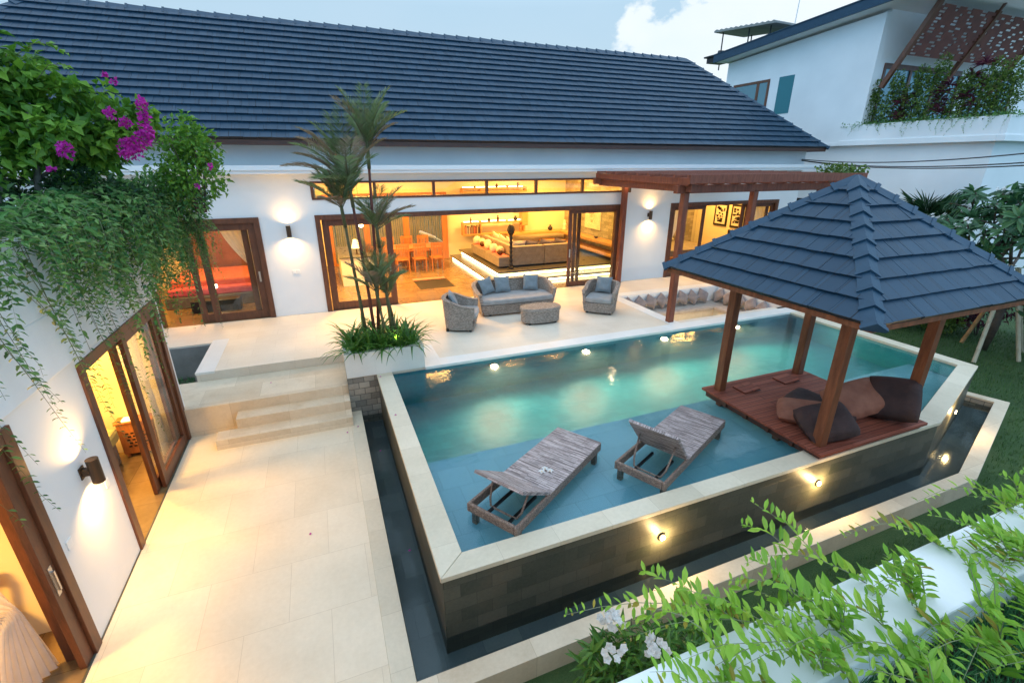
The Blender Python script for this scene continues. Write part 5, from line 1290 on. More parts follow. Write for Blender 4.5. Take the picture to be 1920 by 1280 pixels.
# ------------------------------------------------------------------ planter with palms
pb = thing('planter_box', 'white masonry planter box between the steps and the pool', 'planter', (.8,8.7,0))
b = MB(); b.slab([(.1,8.19),(1.5,8.19),(1.5,9.16),(.1,9.16)], [[(.22,8.3),(.22,9.05),(1.38,9.05),(1.38,8.3)]], .0, .45); b.build('masonry_side', 'border_stone', pb, bevel=.008)
b = MB(); b.box(.2,1.4,8.28,9.07,.1,.40); b.build('soil_bed', 'soil', pb)
rr = random.Random(21); k = 0
SPL = 'strap leaved plants in the palm planter'
sp0 = None
for i in range(5):
    for j in range(3):
        x = .28+i*.25+rr.uniform(-.04,.04); y = 8.36+j*.29+rr.uniform(-.04,.04); b = MB()
        for q in range(34):
            a = rr.uniform(0,2*PI); L = rr.uniform(.42,.72); e = rr.uniform(.5,1.4); w = rr.uniform(.028,.046)
            pts = []; 
            for t in range(5):
                s = t/4*L; el = e-1.5*(t/4)**1.6*(1.1-.4*e); 
                if t == 0: p = Vector((x+.03*cos(a),y+.03*sin(a),.40))
                else: p = pts[-1]+Vector((cos(a)*cos(el),sin(a)*cos(el),sin(el)))*L/4
                pts.append(p)
            wd = [w*.6,w,w*.9,w*.6,.002]; sdv = Vector((-sin(a),cos(a),0))
            P = []
            for t in range(5): P += [pts[t]-sdv*wd[t]/2, pts[t]+Vector((0,0,-wd[t]*.18)), pts[t]+sdv*wd[t]/2]
            F = []
            for t in range(4):
                F += [(3*t,3*t+1,3*t+4,3*t+3),(3*t+1,3*t+2,3*t+5,3*t+4)]
            b.add(P, F)
        o = b.build('strap_leaf_plant', 'leaf_strap', loc=(x,y,.4))
        tag(o, 'strap leaved green plant filling the white palm planter', 'plant', SPL)
def frond(mb, rr, base, azim, elev, L, curl, leaflet, lw, nl=26, stem=0, lf=1, two=1.0):
    """feather palm frond"""
    a = azim; pts = [Vector(base)]; n = 10
    for t in range(n):
        el = elev-curl*((t+1)/n)**1.4; pts.append(pts[-1]+Vector((cos(a)*cos(el),sin(a)*cos(el),sin(el)))*L/n)
    mb.mi = stem; mb.tube(pts, [.009*(1-.85*i/n)+.0012 for i in range(n+1)], 5, cap=False)
    sd = Vector((-sin(a),cos(a),0))
    for k in range(nl):
        t = .18+.82*k/nl; i = min(n-1,int(t*n)); p = pts[i].lerp(pts[i+1], t*n-i); d = (pts[i+1]-pts[i]).normalized(); up = sd.cross(d)
        if up.z < 0: up = -up
        env = sin(PI*min(1,.18+.80*(1-abs(2*(t-.5))**2.2)))**.5 if 0 else max(.25,1-abs(t-.5)**2*2.2)
        for s in (1,-1):
            dr = (sd*s*1.0+d*(.45+.55*t)+up*.38+rdir(rr)*.10).normalized()
            mb.mi = lf; mb.leaf(p, dr, up+sd*s*.2, leaflet*env*rr.uniform(.85,1.1), lw, 0, .12+.1*rr.random())
palms = [ # trunk points (world), crown list, label
 ([(.56,8.72,.4),(.50,8.72,1.3),(.44,8.72,2.1),(.40,8.70,2.62)], [(R(150),1.1,.75),(R(40),1.05,.7),(R(250),1.0,.7),(R(-40),.95,.65),(R(195),.55,.75),(R(100),1.35,.7)], .62, 'palm_stem', 'slim green palm in the planter, leftmost trunk with a low spreading crown'),
 ([(.70,8.62,.4),(.66,8.62,1.4),(.60,8.60,2.4),(.56,8.60,2.95)], [(R(165),1.15,1.1),(R(110),1.3,1.2),(R(215),.75,1.1),(R(60),1.2,1.1),(R(10),1.0,.95),(R(280),1.05,.9),(R(180),.35,1.0),(R(135),.9,1.2),(R(85),1.45,1.3)], .66, 'palm_red', 'red stemmed palm in the planter with the broadest crown'),
 ([(.76,8.78,.4),(.84,8.78,1.5),(.87,8.76,2.6),(.90,8.75,3.55)], [(R(150),1.25,.95),(R(20),1.2,1.0),(R(80),1.4,1.0),(R(-15),.75,.85),(R(200),1.1,.85),(R(50),1.0,.95),(R(-60),1.0,.8)], .55, 'palm_red', 'tallest palm in the planter, red stem reaching the roof edge'),
 ([(1.02,8.68,.4),(.99,8.68,1.1),(.95,8.68,1.8),(.93,8.68,2.25)], [(R(10),1.05,.8),(R(60),1.2,.75),(R(-50),.9,.65),(R(140),1.0,.6),(R(-15),.45,.75),(R(200),.9,.6)], .5, 'palm_stem', 'short palm at the right of the planter with bluish fronds'),
 ([(.90,8.56,.4),(.86,8.55,.8),(.82,8.54,1.15)], [(R(-70),1.2,.8),(R(130),1.4,.95),(R(35),1.45,.9),(R(225),1.2,.7),(R(20),1.0,.75),(R(100),1.25,.85),(R(170),.9,.7),(R(250),.8,.6),(R(300),1.0,.7),(R(-20),.5,.65),(R(200),.5,.6),(R(60),1.3,.9)], .5, 'palm_stem', 'young bushy palm at the foot of the taller palm trunks'),
 ([(1.12,8.74,.4),(1.08,8.74,.7),(1.04,8.74,.95)], [(R(0),1.0,.6),(R(70),1.35,.8),(R(140),1.1,.65),(R(200),1.3,.75),(R(270),1.0,.55),(R(320),1.25,.7)], .45, 'palm_stem', 'smallest young palm at the right side of the planter beside the uplight'),
]
for tr_pts, crown, lfl, tm_, lab in palms:
    t = thing('palm_tree', lab, 'palm', tr_pts[0], 'palms in the white planter')
    b = MB(); limb(b, tr_pts, .032, .022, 9); tp = Vector(tr_pts[-1]); dtop = (tp-Vector(tr_pts[-2])).normalized()
    b.build('trunk', tm_, t, smooth=True)
    b = MB(); b.tube([tp-dtop*.05,tp+dtop*.25,tp+dtop*.38],[.03,.028,.014],8); b.build('crown_shaft', 'palm_stem', t, smooth=True)
    b = MB(); big = len(tr_pts) > 3 and lfl >= .5
    for (az, el, L) in crown:
        frond(b, rr, tp+dtop*.3, az, min(1.5,el*.8+.38), L, (.75*L if el < 1.2 else .5), .28*lfl/.6, .0115, 32, 0, 1 if rr.random() < .6 else 2)
        if big: frond(b, rr, tp+dtop*.25, az+rr.uniform(.4,.9), min(1.45,el+rr.uniform(.0,.25)), L*rr.uniform(.75,.95), .7*L, .26*lfl/.6, .0115, 30, 0, 1 if rr.random() < .7 else 2)
    b.build('crown', ['palm_stem','leaf_palm','leaf_palm_red'], t)
t = thing('garden_uplight', 'small warm uplight glowing among the leaves of the palm planter', 'lamp', (1.06,8.5,.4))
b = MB(); b.lathe([(.03,0),(.04,.06),(.035,.07)], (1.06,8.52,.4), 10); b.build('lamp_body', 'black', t); b = MB(); b.lathe([(.033,.068),(0,.072)], (1.06,8.52,.4), 10); b.build('lens', 'bulb', t)
lamp('SPOT','uplight_beam',(1.06,8.52,.5),40,(1,.78,.25),.03,spot=R(110),blend=.7,target=(.95,8.66,1.6))

# ------------------------------------------------------------------ garden on the right
def bush(name, label, cat, grp, c, rad, n, L, W, mat, seed, stem=True, lod=0, mats=None, clumps=9):
    rr = random.Random(seed); t = thing(name, label, cat, (c[0],c[1],c[2]-rad[2]), grp)
    if stem:
        b = MB()
        for k in range(5): a = k*1.3+seed; limb(b, [(c[0]+.05*cos(a),c[1]+.05*sin(a),c[2]-rad[2]),(c[0]+rad[0]*.3*cos(a),c[1]+rad[1]*.3*sin(a),c[2]-rad[2]*.2),(c[0]+rad[0]*.6*cos(a),c[1]+rad[1]*.6*sin(a),c[2]+rad[2]*.45)], .02, .006, 5)
        b.build('stem', 'dark_bark', t)
    b = MB()
    for k in range(clumps):
        d = rdir(rr,-.5,1); s = rr.uniform(.35,.6); leaf_cloud(b, rr, (c[0]+d.x*rad[0]*.62, c[1]+d.y*rad[1]*.62, c[2]+d.z*rad[2]*.62), tuple(q*s for q in rad), n//clumps, L, W, lod, mats=mats)
    b.build('foliage', mat, t); return t
# frangipani: forked pale limbs, rosettes of long leaves, white blossoms
fr = thing('frangipani_tree', 'frangipani tree with glossy leaf rosettes and white flowers, propped by bamboo poles', 'tree', (15.6,6.1,-.95))
rr = random.Random(33); tips = []
lb = MB()
def fork(p, d, L, r, dep):
    q = p+d*L; lb.tube([p, p.lerp(q,.5)+rdir(rr)*L*.06, q], [r,r*.88,r*.78], 8)
    if dep == 0: tips.append((q,d)); return
    n = 3 if rr.random() < .65 else 2; a0 = rr.uniform(0,6)
    for k in range(n):
        a = a0+2*PI*k/n; x = d.cross(Vector((.2,.3,.9))).normalized(); y = d.cross(x); nd = (d*.75+(x*cos(a)+y*sin(a))*.75+Vector((0,0,.12))).normalized(); fork(q, nd, L*rr.uniform(.68,.85), r*.7, dep-1)
fork(Vector((15.6,6.1,-.95)), Vector((-.06,-.1,1)).normalized(), 1.25, .10, 0); tips.clear()
for d in ((-.75,-.35,.6),(.1,-.85,.6),(.6,.35,.8),(-.3,.6,.75),(-.2,-.3,1.0),(-.7,.25,.9),(-.45,-.8,.8)): fork(Vector((15.52,5.98,.25)), Vector(d).normalized(), 1.12, .06, 3)
lb.build('trunk', 'dark_bark', fr, smooth=True)
b = MB(); fb = MB()
for q, d in tips:
    n = rr.randint(15,22)
    for k in range(n):
        a = 2.4*k; x = d.cross(Vector((.3,.2,.9))).normalized(); y = d.cross(x); dr = (x*cos(a)+y*sin(a))*1.0+d*rr.uniform(.0,.7); b.leaf(q-d*.25*rr.random(), dr, d, rr.uniform(.24,.40), rr.uniform(.08,.115), 1, .22)
    if rr.random() < .30:
        for k in range(5):
            o = q+d*.1+rdir(rr)*.07
            for m in range(5): a = 2*PI*m/5; x = d.cross(Vector((.3,.2,.9))).normalized(); y = d.cross(x); fb.leaf(o, (x*cos(a)+y*sin(a))+d*.4, d, .05,.04,0,.2)
b.build('crown', 'leaf_frangi', fr); fb.build('blossom', 'petal_white', fr)
for (f0, f1, m, lab) in (((14.35,5.67,-.95),(15.35,6.05,1.3),'bamboo','pale bamboo prop in front of the frangipani trunk'),((15.46,5.30,-.95),(15.45,5.95,1.25),'bamboo','pale bamboo prop at the right of the frangipani trunk'),((15.73,6.61,-.95),(16.3,6.35,1.0),'bamboo_orange','orange tinted bamboo prop behind the frangipani trunk'),((16.3,5.6,-.95),(15.6,5.98,1.2),'bamboo','pale bamboo prop half hidden behind the frangipani crown')):
    b = MB(); A, B = Vector(f0), Vector(f1); n = 7
    for k in range(n): p, q = A.lerp(B,k/n), A.lerp(B,(k+1)/n); b.tube([p,p.lerp(q,.04),p.lerp(q,.96),q],[.052,.045,.044,.05],9)
    tag(b.build('bamboo_prop', m, smooth=True), lab, 'pole', 'bamboo props round the frangipani')
# fan palm between gazebo and white house
fp_ = thing('fan_palm', 'fan palm with stiff green fronds in front of the white house wall', 'palm', (16.9,9,-.95))
b = MB(); limb(b, [(17.1,9,-.95),(17.1,9,.4),(17.05,9,1.6)], .13,.11,10); b.build('trunk', 'bark', fp_, smooth=True)
rr = random.Random(12); b = MB()
for k in range(16):
    az = k*2.4; el = rr.uniform(.15,1.3); L = rr.uniform(.6,.95); d = Vector((cos(az)*cos(el),sin(az)*cos(el),sin(el))); p0 = Vector((17.05,9,1.6)); p1 = p0+d*L; b.mi = 0; b.tube([p0,p0.lerp(p1,.5)+Vector((0,0,.05)),p1],[.016,.013,.01],5)
    sd = d.cross(Vector((0,0,1))).normalized(); up = sd.cross(d)
    b.mi = 1
    for j in range(22):
        a = -1.5+3.0*j/21; dr = d*cos(a)+sd*sin(a)+Vector((0,0,-.12)); b.leaf(p1, dr, up+rdir(rr)*.15, rr.uniform(.6,.8), .045, 0, .22)
b.build('crown', ['palm_stem','leaf_fan'], fp_)
GS = 'shrubs in the bed beyond the lawn'
for i, (x, y, rx, ry, rz_, m, lab) in enumerate((
    (16.2,7.35,.55,.5,.45,'leaf_hedge','small grey green shrub with pale leaves beside the orange bamboo prop'),
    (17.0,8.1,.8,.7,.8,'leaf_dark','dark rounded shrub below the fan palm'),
    (16.9,6.8,.7,.8,.75,'leaf_red','reddish leaved shrub behind the frangipani trunk'),
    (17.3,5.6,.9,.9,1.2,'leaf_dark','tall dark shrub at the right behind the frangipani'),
    (16.9,4.4,.8,.9,.9,'leaf_strap','bright broad leaved shrub at the right edge behind the bamboo'),
    (15.6,8.4,.6,.6,.5,'leaf_dark','dark low shrub behind the right gazebo post'),
    (14.0,9.3,.6,.5,.45,'leaf_hedge','low hedge like shrub beyond the far pool corner'))):
    bush('garden_shrub', lab, 'shrub', GS, (x,y,-.95+rz_*.9), (rx,ry,rz_), 900, .16 if m != 'leaf_strap' else .3, .055 if m != 'leaf_strap' else .12, m, 50+i)
bush('low_groundcover', 'dark groundcover shrub along the foot of the white house wall', 'shrub', None, (17.6,9.9,-.4), (.5,1.8,.6), 1200, .14,.06,'leaf_dark', 71)
pc = bush('pergola_creeper', 'green creeper growing over the right end of the pergola', 'creeper', None, (12.6,8.9,3.42), (.75,.5,.16), 420, .10,.055,'leaf_hedge', 77, stem=False)
bush('climbing_plant', 'leafy green plant beside the right pergola post', 'plant', None, (12.7,8.9,2.7), (.35,.3,.55), 350, .12,.06,'leaf_fresh', 78, stem=True)

# ------------------------------------------------------------------ plants on the neighbour's balcony
BP = 'shrubs on the white balcony'
for i, (y, h, m, lab) in enumerate(((12.35,6.05,'leaf_hedge','olive green shrub at the left end of the balcony planter'),(11.62,6.25,'leaf_hedge','narrow green shrub beside the first screen post'),(11.28,5.7,'leaf_red','dark red cordyline low behind the second green shrub'),(11.02,6.35,'leaf_hedge','upright olive shrub in the middle left of the balcony'),(10.5,6.55,'leaf_hedge','tallest yellow green shrub on the balcony'),(10.12,5.95,'leaf_red','dark red cordyline in the middle of the balcony'),(9.72,6.0,'leaf_hedge','green shrub left of the tall red cordyline'),(9.45,6.45,'leaf_red','tall red cordyline with a green top on the balcony'),(9.1,6.25,'leaf_hedge','bright green shrub near the balcony corner'),(8.72,6.15,'leaf_hedge','bushy green shrub at the balcony corner'))):
    rr = random.Random(80+i); x = 18.4; z0 = 4.74; t = thing('balcony_shrub', lab, 'shrub', (x,y,z0), BP); hh = h-z0
    b = MB(); limb(b, [(x,y,z0),(x+.03,y+.02,z0+hh*.5),(x,y,z0+hh*.85)], .02,.008,5); b.build('stem', 'dark_bark', t)
    b = MB()
    if m == 'leaf_red':
        for c in range(5):
            p = Vector((x+rr.uniform(-.15,.15),y+rr.uniform(-.2,.2),z0+hh*(.25+.16*c)))
            for k in range(26): d = rdir(rr,-.2,1); b.leaf(p, d, Vector((0,0,1)), rr.uniform(.25,.4), .045, 0, .3)
    else:
        for c in range(9):
            f = c/8; s = .34*(1-.55*f); leaf_cloud(b, rr, (x+rr.uniform(-.1,.1),y+rr.uniform(-.12,.12),z0+hh*(.12+.82*f)), (s,s*1.05,.26), 130, .10,.045)
    b.build('foliage', m, t)
rr = random.Random(90); b = MB()
for k in range(2600):
    if rr.random() < .72: x, y = 18.0+rr.uniform(-.06,.6), rr.uniform(8.2,12.95)
    else: x, y = rr.uniform(18,22), 8.2+rr.uniform(-.06,.5)
    b.leaf((x,y,4.80+rr.uniform(-.03,.16)*rr.random()), rdir(rr,-.3,1), Vector((0,0,1))+rdir(rr)*.6, .09,.04,0)
tag(b.build('balcony_ivy', 'leaf_mat'), 'mat of small green leaves along the top of the balcony planter', 'ground cover', None, 'stuff')
BV = 'thin vines trailing over the white balcony'
for k in range(22):
    rr = random.Random(100+k); y = 8.3+k*.205+rr.uniform(-.08,.08); L = rr.uniform(.12,.5); b = MB(); x = 17.95
    sprig(b, rr, [(x+.1,y,4.86),(x-.03,y,4.83),(x-.05,y+rr.uniform(-.05,.05),4.83-L*.5),(x-.045,y+rr.uniform(-.1,.1),4.83-L)], .07,.035,.045,0,1,r0=.003)
    tag(b.build('balcony_vine', ['twig','leaf_mat'], loc=(x,y,4.8)), 'short thin vine hanging over the face of the white balcony planter', 'vine', BV)
# ------------------------------------------------------------------ planted roof of the garden wing
bo = thing('bougainvillea', 'big bougainvillea with magenta blossom standing on the garden wing roof', 'shrub', (-3.0,7.0,2.86))
rr = random.Random(41); b = MB()
limb(b, [(-2.95,7.1,2.8),(-2.85,7.05,3.3),(-2.75,7.0,3.7),(-2.7,7.0,4.1)], .045,.018,8)
for q in ((-2.2,7.3,4.2),(-1.85,7.4,3.9),(-2.6,7.7,4.2),(-3.4,7.4,3.7)):
    p = Vector((-2.85,7.05,3.3+rr.random()*.5)); limb(b, [p,p.lerp(Vector(q),.5)+Vector((0,0,.12)),q], .022,.006,6)
limb(b, [(-3.15,6.7,2.8),(-3.1,6.85,3.3),(-3.0,6.95,3.6)], .04,.015,7)
b.build('trunk', 'bark', bo, smooth=True)
b = MB()
for c, r, n in (((-2.95,7.0,4.0),(.62,.6,.5),900),((-2.4,7.15,4.0),(.5,.55,.45),800),((-3.3,6.9,4.4),(.55,.5,.45),650),((-2.05,7.35,3.85),(.40,.45,.38),560),((-2.75,7.0,4.5),(.40,.4,.22),300),((-3.5,7.2,3.6),(.5,.5,.5),420),((-2.55,7.5,3.6),(.45,.45,.3),300),((-2.2,7.1,4.3),(.3,.3,.15),140),((-1.82,7.25,4.05),(.22,.25,.25),170),((-3.35,6.75,4.85),(.38,.32,.2),220),((-2.9,6.8,4.72),(.3,.25,.14),160),((-3.05,6.75,4.25),(.4,.4,.3),380),((-2.65,6.85,3.95),(.45,.4,.35),420),((-3.15,6.6,3.7),(.4,.4,.35),320)):
    for k in range(5):
        d = rdir(rr); s = rr.uniform(.4,.62); leaf_cloud(b, rr, (c[0]+d.x*r[0]*.6,c[1]+d.y*r[1]*.6,c[2]+d.z*r[2]*.6), tuple(q*s for q in r), n//5, .115,.078, 0, .5, .3)
for (p0, az, L) in (((-2.75,7.0,4.55),R(100),.5),((-2.65,7.0,4.62),R(20),.42),((-2.3,7.2,4.2),R(0),.45),((-3.0,6.9,4.75),R(160),.4),((-2.5,6.9,4.4),R(-20),.4)):
    p0 = Vector(p0); sprig(b, rr, [p0,p0+Vector((cos(az)*L*.4,sin(az)*L*.4,.13)),p0+Vector((cos(az)*L*.75,sin(az)*L*.75,.14)),p0+Vector((cos(az)*L,sin(az)*L,.06))], .11,.075,.05,1,0,0,.005)
b.build('foliage', ['leaf_boug','twig'], bo)
b = MB()
for c, r, n in (((-1.72,7.2,4.24),(.05,.08,.09),60),((-1.73,7.2,4.08),(.06,.08,.08),60),((-1.74,7.15,3.93),(.10,.1,.10),120),((-1.86,7.1,3.80),(.17,.12,.08),150),((-1.92,7.05,3.70),(.12,.1,.07),80),((-2.0,7.0,4.12),(.06,.06,.06),36),((-1.9,7.1,4.02),(.05,.06,.06),36),((-2.40,6.75,3.72),(.08,.08,.10),70),((-2.0,7.2,4.52),(.03,.03,.03),12),((-2.72,6.95,4.86),(.03,.03,.03),14),((-2.8,6.8,4.55),(.03,.03,.03),10),((-2.55,6.7,3.55),(.04,.04,.03),14),((-1.30,8.1,3.55),(.04,.04,.03),12),((-1.92,7.2,4.45),(.03,.03,.03),12),((-1.5,8.0,3.3),(.03,.03,.03),8),((-2.9,6.6,3.8),(.04,.04,.03),12)):
    for _ in range(n):
        d = rdir(rr); p = Vector((c[0]+d.x*r[0]*rr.random()**.4,c[1]+d.y*r[1]*rr.random()**.4,c[2]+d.z*r[2]*rr.random()**.4)); b.leaf(p, rdir(rr), rdir(rr), .045,.038,0,.1)
b.v = [tuple(Vector((0,0,3.6))+(Vector(v)-Vector((0,0,3.6)))*.945) for v in b.v]; b.build('blossom', 'petal_magenta', bo)
t = bush('tall_shrub', 'lighter green fine leaved shrub at the end of the garden wing roof', 'shrub', None, (-1.55,8.15,3.55), (.42,.45,.62), 2000, .075,.048,'leaf_boug', 43, clumps=16)
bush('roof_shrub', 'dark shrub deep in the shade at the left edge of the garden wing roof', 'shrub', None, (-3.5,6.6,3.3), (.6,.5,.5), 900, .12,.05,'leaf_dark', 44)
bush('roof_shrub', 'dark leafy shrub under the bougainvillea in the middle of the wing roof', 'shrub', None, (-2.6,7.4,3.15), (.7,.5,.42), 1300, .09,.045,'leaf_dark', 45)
bush('roof_shrub', 'blue green bushy shrub at the far corner of the garden wing parapet', 'shrub', None, (-1.95,8.15,3.1), (.5,.5,.42), 2000, .06,.032,'leaf_mat', 46, clumps=14)
# creeping mat spilling over the parapet (too dense to count)
rr = random.Random(47); b = MB()
for k in range(215):
    y = 4.2+4.2*rr.random()**.55; w_ = min(1,max(.0,(y-4.7)/2.2)); x0 = -2.62+rr.uniform(-.12,.2); z0 = 2.98+rr.uniform(-.02,.22)*(.4+w_)
    out = rr.uniform(.08,.55)*(.35+.65*w_); L = rr.uniform(.2,1.0)*(.4+.7*w_)*(1.7 if rr.random() < .15 else 1); dy = rr.uniform(-.55,.5)
    pts = [Vector((x0,y,z0)), Vector((x0+out*.5,y+dy*.3,z0+rr.uniform(.03,.18))), Vector((-2.40+out,y+dy*.6,z0-.05)), Vector((-2.38+out*1.05,y+dy*.8,z0-.1-L*.45)), Vector((-2.38+out*1.0,y+dy,z0-.12-L))]
    sprig(b, rr, pts, .108,.050,.050,1,(0,0,0,2),0,.0026,jitter=.9)
for k in range(150):      # over the end of the wing
    x = rr.uniform(-2.7,-1.75); L = rr.uniform(.25,1.0); z0 = 3.0+rr.uniform(-.05,.22); o = rr.uniform(.03,.32); y0 = 8.40
    pts = [Vector((x,y0-.1,z0)), Vector((x+rr.uniform(0,.2),y0+o*.6,z0+rr.uniform(.0,.12))), Vector((x+rr.uniform(0,.3),y0+o,z0-.2-L*.3)), Vector((x+rr.uniform(0,.34),y0+o+.03,z0-.25-L))]
    sprig(b, rr, pts, .066,.033,.038,1,(0,0,2),0,.0026,jitter=.8)
for k in range(2600):
    y = 4.3+4.1*rr.random()**.7; b.mi = rr.choice((0,0,2)); b.leaf((-2.62+rr.uniform(-.25,.12),y,3.0+rr.uniform(-.03,.24)*rr.random()), rdir(rr,-.2,1), Vector((0,0,1))+rdir(rr)*.6, .075,.032,0)
tag(b.build('creeper_mat', ['leaf_mat','pale_twig','leaf_vine']), 'dense mat of creeper spilling over the white parapet of the garden wing', 'creeper', None, 'stuff')
VG = 'long vines hanging down the garden wing'
vines = [(4.05,4.64,1.74),(4.3,5.03,1.04),(3.75,4.44,.82),(3.3,3.9,1.06),(5.35,5.87,.62),(3.7,4.25,1.41),(4.9,5.35,1.62),(3.1,3.55,1.5),(5.6,5.95,1.05),(5.9,6.25,.85),(6.2,6.5,1.1),(6.45,6.78,.25),(6.8,7.1,.75),(7.2,7.45,1.0),(7.6,7.8,1.25),(5.1,5.5,1.9),(4.6,4.95,1.5),(6.0,6.3,1.7),(6.9,7.25,1.5),(4.45,4.75,1.95),(5.2,5.6,1.3),(5.75,6.1,1.45),(6.3,6.65,1.6),(6.6,7.0,1.35),(4.8,5.15,2.1),(3.9,4.2,2.0),(7.1,7.35,1.75),(7.5,7.7,1.6)]
for k, (y0, y1, z1) in enumerate(vines):
    rr = random.Random(200+k); b = MB(); z0 = 3.02; n = 9; pts = []
    for i in range(n+1):
        t_ = i/n; pts.append(Vector((-2.56 if i == 0 else -2.385+.10*sin(t_*2.2+k)*t_*rr.uniform(.6,1)+(.06 if k%3 else .16)*t_, y0+(y1-y0)*t_**1.3+.03*sin(5*t_+k), z0+.05*(i==1)-(z0-z1)*max(0,t_-.06)/.94)))
    near = y1 < 6.2; sprig(b, rr, pts, .10 if near else .085, .042 if near else .036, .07 if near else .055, 0, 1, 1 if near else 0, .0038, jitter=.4, tipscale=.35)
    tag(b.build('trailing_vine', ['twig','leaf_vine'], loc=(-2.4,y0,3.0)), 'long leafy vine trailing down the white wall of the garden wing', 'vine', VG)
for k in range(13):
    rr = random.Random(240+k); x = -2.48+k*.062; z1 = rr.choice((1.05,1.35,1.6,1.9)) if k > 1 else 1.0; b = MB(); pts = []
    for i in range(8):
        t_ = i/7; pts.append(Vector((x+.05*sin(3*t_+k),8.44+.14*min(1,t_*4)+.04*sin(4*t_),3.02-(3.02-z1)*t_)))
    sprig(b, rr, pts, .062,.028,.05,0,1,0,.003,tipscale=.4)
    tag(b.build('trailing_vine', ['twig','leaf_vine'], loc=(x,8.44,3.0)), 'fine vine hanging over the end of the garden wing before the villa bedroom door', 'vine', 'fine vines at the end of the garden wing')

# ------------------------------------------------------------------ viewing terrace with its white parapet at the lower right
vt = thing('roof_terrace', 'white parapet of a grassy roof terrace in the lower right corner', 'parapet', (3,.6,-.95))
b = MB(); b.box(-2.4,9,.53,.752,-.95,2.2); b.build('parapet', 'white_wall_rough', vt, bevel=.008)
b = MB(); b.box(-2.4,9,-6,.53,-.95,2.05); b.build('terrace_base', 'soil', vt)
def grass(name, n, region, z, L, W, mat, seed, label):
    rr = random.Random(seed); b = MB()
    for _ in range(n):
        p = region(rr)
        if p is None: continue
        a = rr.uniform(0,2*PI); l = L*rr.uniform(.5,1.2); ln = rr.uniform(.2,.9); h = l*rr.uniform(.6,1)
        d = Vector((cos(a),sin(a),0)); s = Vector((-sin(a),cos(a),0))*W; q = Vector((p[0],p[1],z))
        m = q+d*ln*l*.35+Vector((0,0,h*.6)); t = q+d*ln*l+Vector((0,0,h))
        b.add([q-s,q+s,m+s*.7,m-s*.7,t], [(0,1,2,3),(3,2,4)])
    tag(b.build(name, mat), label, 'grass', None, 'stuff')
grass('grass', 15000, lambda r: (r.uniform(1.1,4.6), .53-abs(r.gauss(0,.28))), 2.045, .085,.0022, 'blade_fresh', 5, 'short green grass on the roof terrace beside the white parapet')
grass('grass', 16000, lambda r: (lambda x, y: (x,y))(.4+9*r.random(), r.uniform(.8,2.62)), -.955, .09,.003, 'blade', 6, 'dark grass strip between the trough and the white parapet')
def right_lawn(r):
    x, y = r.uniform(8.4,18), r.uniform(1.2,9.5); q = Vector((x,y))-PC0
    if q.dot(n_) < .62 and x < 11.95: return None
    return (x,y)
grass('grass', 34000, right_lawn, -.955, .10,.005, 'blade', 7, 'dark lawn grass beyond the pool on the right')
grass('grass', 2500, lambda r: (r.uniform(-3.9,-2.5), r.uniform(9.5,11.1)), -.73, .12,.005, 'blade_fresh', 8, 'green grass in the sunken bed beside the steps')
SG2 = 'bright green sprigs along the white parapet'
rr0 = random.Random(61)
specs = []
for k in range(84):
    x = 1.0+3.3*(k/84)+rr0.uniform(-.1,.1); specs.append((x, rr0.choice((rr0.uniform(.22,.50),rr0.uniform(.5,.62))), rr0.uniform(.2,.42), rr0.uniform(-.95,-.1), rr0.uniform(-.15,.5), rr0.uniform(.0,.35)))
specs += [(1.35,.66,.62,-.95,.28,.12),(1.75,.68,.52,-.85,.45,.12),(2.2,.68,.5,-.85,.4,.1),(2.7,.68,.5,-.8,.45,.15),(1.25,.55,.42,-.7,.2,.3),(1.2,.72,.66,-.85,.46,.05),(1.0,.62,.40,-.85,.15,.05),(1.45,.6,.42,-.6,.5,.2)]
for k, (x, y, L, dx, dy, dz) in enumerate(specs):
    rr = random.Random(300+k); b = MB(); d = Vector((dx,dy,dz)).normalized(); p = Vector((x,y,2.06)); pts = [p]
    for i in range(1,7):
        t_ = i/6; pts.append(p+d*L*t_+Vector((0,0,.16*sin(PI*t_*.75)-.10*t_*t_))+Vector((.02*sin(4*t_+k),.02*cos(3*t_+k),.06 if i else 0)))
    sprig(b, rr, pts, .074,.024,.026,0,(1,1,1,1,1,1,1,2),1,.0026,jitter=.55,tipscale=.4,lift=.55,droop=.05)
    for j in range(rr.randint(1,3)):
        i = rr.randint(1,4); q = pts[i]; e = (d+rdir(rr)*.7).normalized(); l2 = L*rr.uniform(.3,.6); sprig(b, rr, [q,q+e*l2*.5+Vector((0,0,.03)),q+e*l2], .068,.023,.024,0,1,1,.0018,lift=.6,droop=.05)
    tag(b.build('leafy_sprig', ['pale_twig','leaf_fresh','leaf_yellow'], loc=(x,y,2.06)), 'bright green leafy sprig growing over the white parapet in the lower right', 'sprig', SG2)
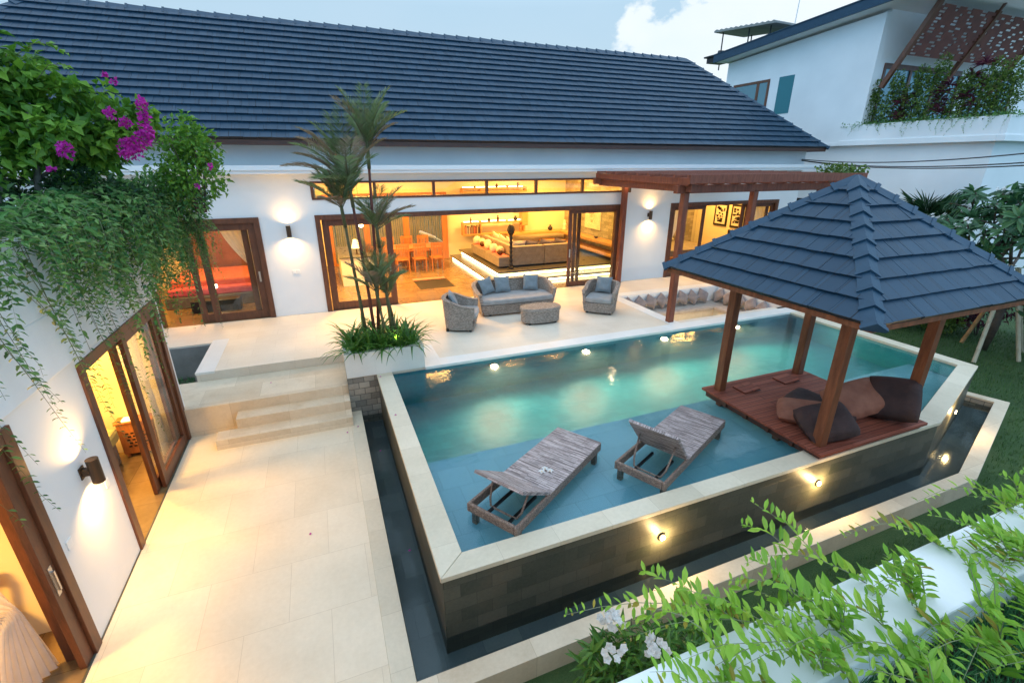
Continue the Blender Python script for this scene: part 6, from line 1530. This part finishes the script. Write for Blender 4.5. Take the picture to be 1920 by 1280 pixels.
# white flowering shrub below the parapet
ws = thing('white_flower_shrub', 'dark leaved shrub with white flower heads beside the trough rim', 'shrub', (2.0,2.1,-.95))
rr = random.Random(71); b = MB()
for k in range(9): a = k*.7; limb(b, [(2.0,2.1,-.95),(2.0+.2*cos(a),2.1+.15*sin(a),-.5),(2.0+.42*cos(a),2.1+.3*sin(a),-.1)], .012,.004,5)
b.build('stem', 'twig', ws)
b = MB()
for c, r, n in (((2.05,2.15,-.35),(.5,.3,.32),420),((1.75,2.2,-.3),(.25,.25,.25),160),((2.35,2.0,-.35),(.35,.3,.3),220),((2.7,1.9,-.5),(.4,.35,.3),200)): leaf_cloud(b, rr, c, r, n, .15,.035, 1, .6, .2, droop=.35)
b.build('foliage', 'leaf_strap', ws)
for ci, (c, n) in enumerate((((1.80,2.32,.05),18),((2.02,2.04,.05),12),((1.66,2.02,.1),7))):
    b = MB()
    for k in range(n):
        o = Vector(c)+Vector((rr.uniform(-.09,.09),rr.uniform(-.09,.09),rr.uniform(-.02,.05))); d = (Vector((-.3,-.4,.8))+rdir(rr)*.6).normalized(); x = d.cross(Vector((.3,.9,.1))).normalized(); y = d.cross(x)
        for m in range(5): a = 2*PI*m/5+k; b.leaf(o, (x*cos(a)+y*sin(a))+d*.25, d, .036,.042,1,.15)
    b.build('blossom', 'petal_white', ws)

# fallen petals
rr = random.Random(77); pt0 = None
for (x, y, z, lab) in ((.66,8.05,.004,'tiny pink petal on the coping beside the palm planter'),(.70,6.55,.004,'tiny pink petal on the left pool coping halfway along'),(-.02,7.48,-.674,'tiny pink petal on the patio at the foot of the steps'),(.16,7.62,-.674,'tiny pink petal on the trough rim beside the lowest step'),(.44,6.9,-.79,'tiny pink petal floating in the trough near the steps'),(.5,4.6,-.79,'tiny pink petal floating in the trough beside the pool corner'),(-1.2,8.9,-.165,'tiny pink petal on the wide step below the terrace'),(-.6,5.2,-.674,'tiny pink petal in the middle of the lower patio')):
    if pt0 is None:
        b = MB(); b.leaf((-.015,0,.002),(1,0,.1),(0,0,1),.035,.028,1,.1); b.leaf((0,-.01,.003),(.3,1,.2),(0,.2,1),.03,.024,1,.1); o = pt0 = b.build('fallen_petal', 'petal_magenta')
    else: o = pt0.copy(); COL.objects.link(o)
    tag(o, lab, 'petal', 'fallen petals by the pool'); place(o, (x,y,z), rr.uniform(0,6))
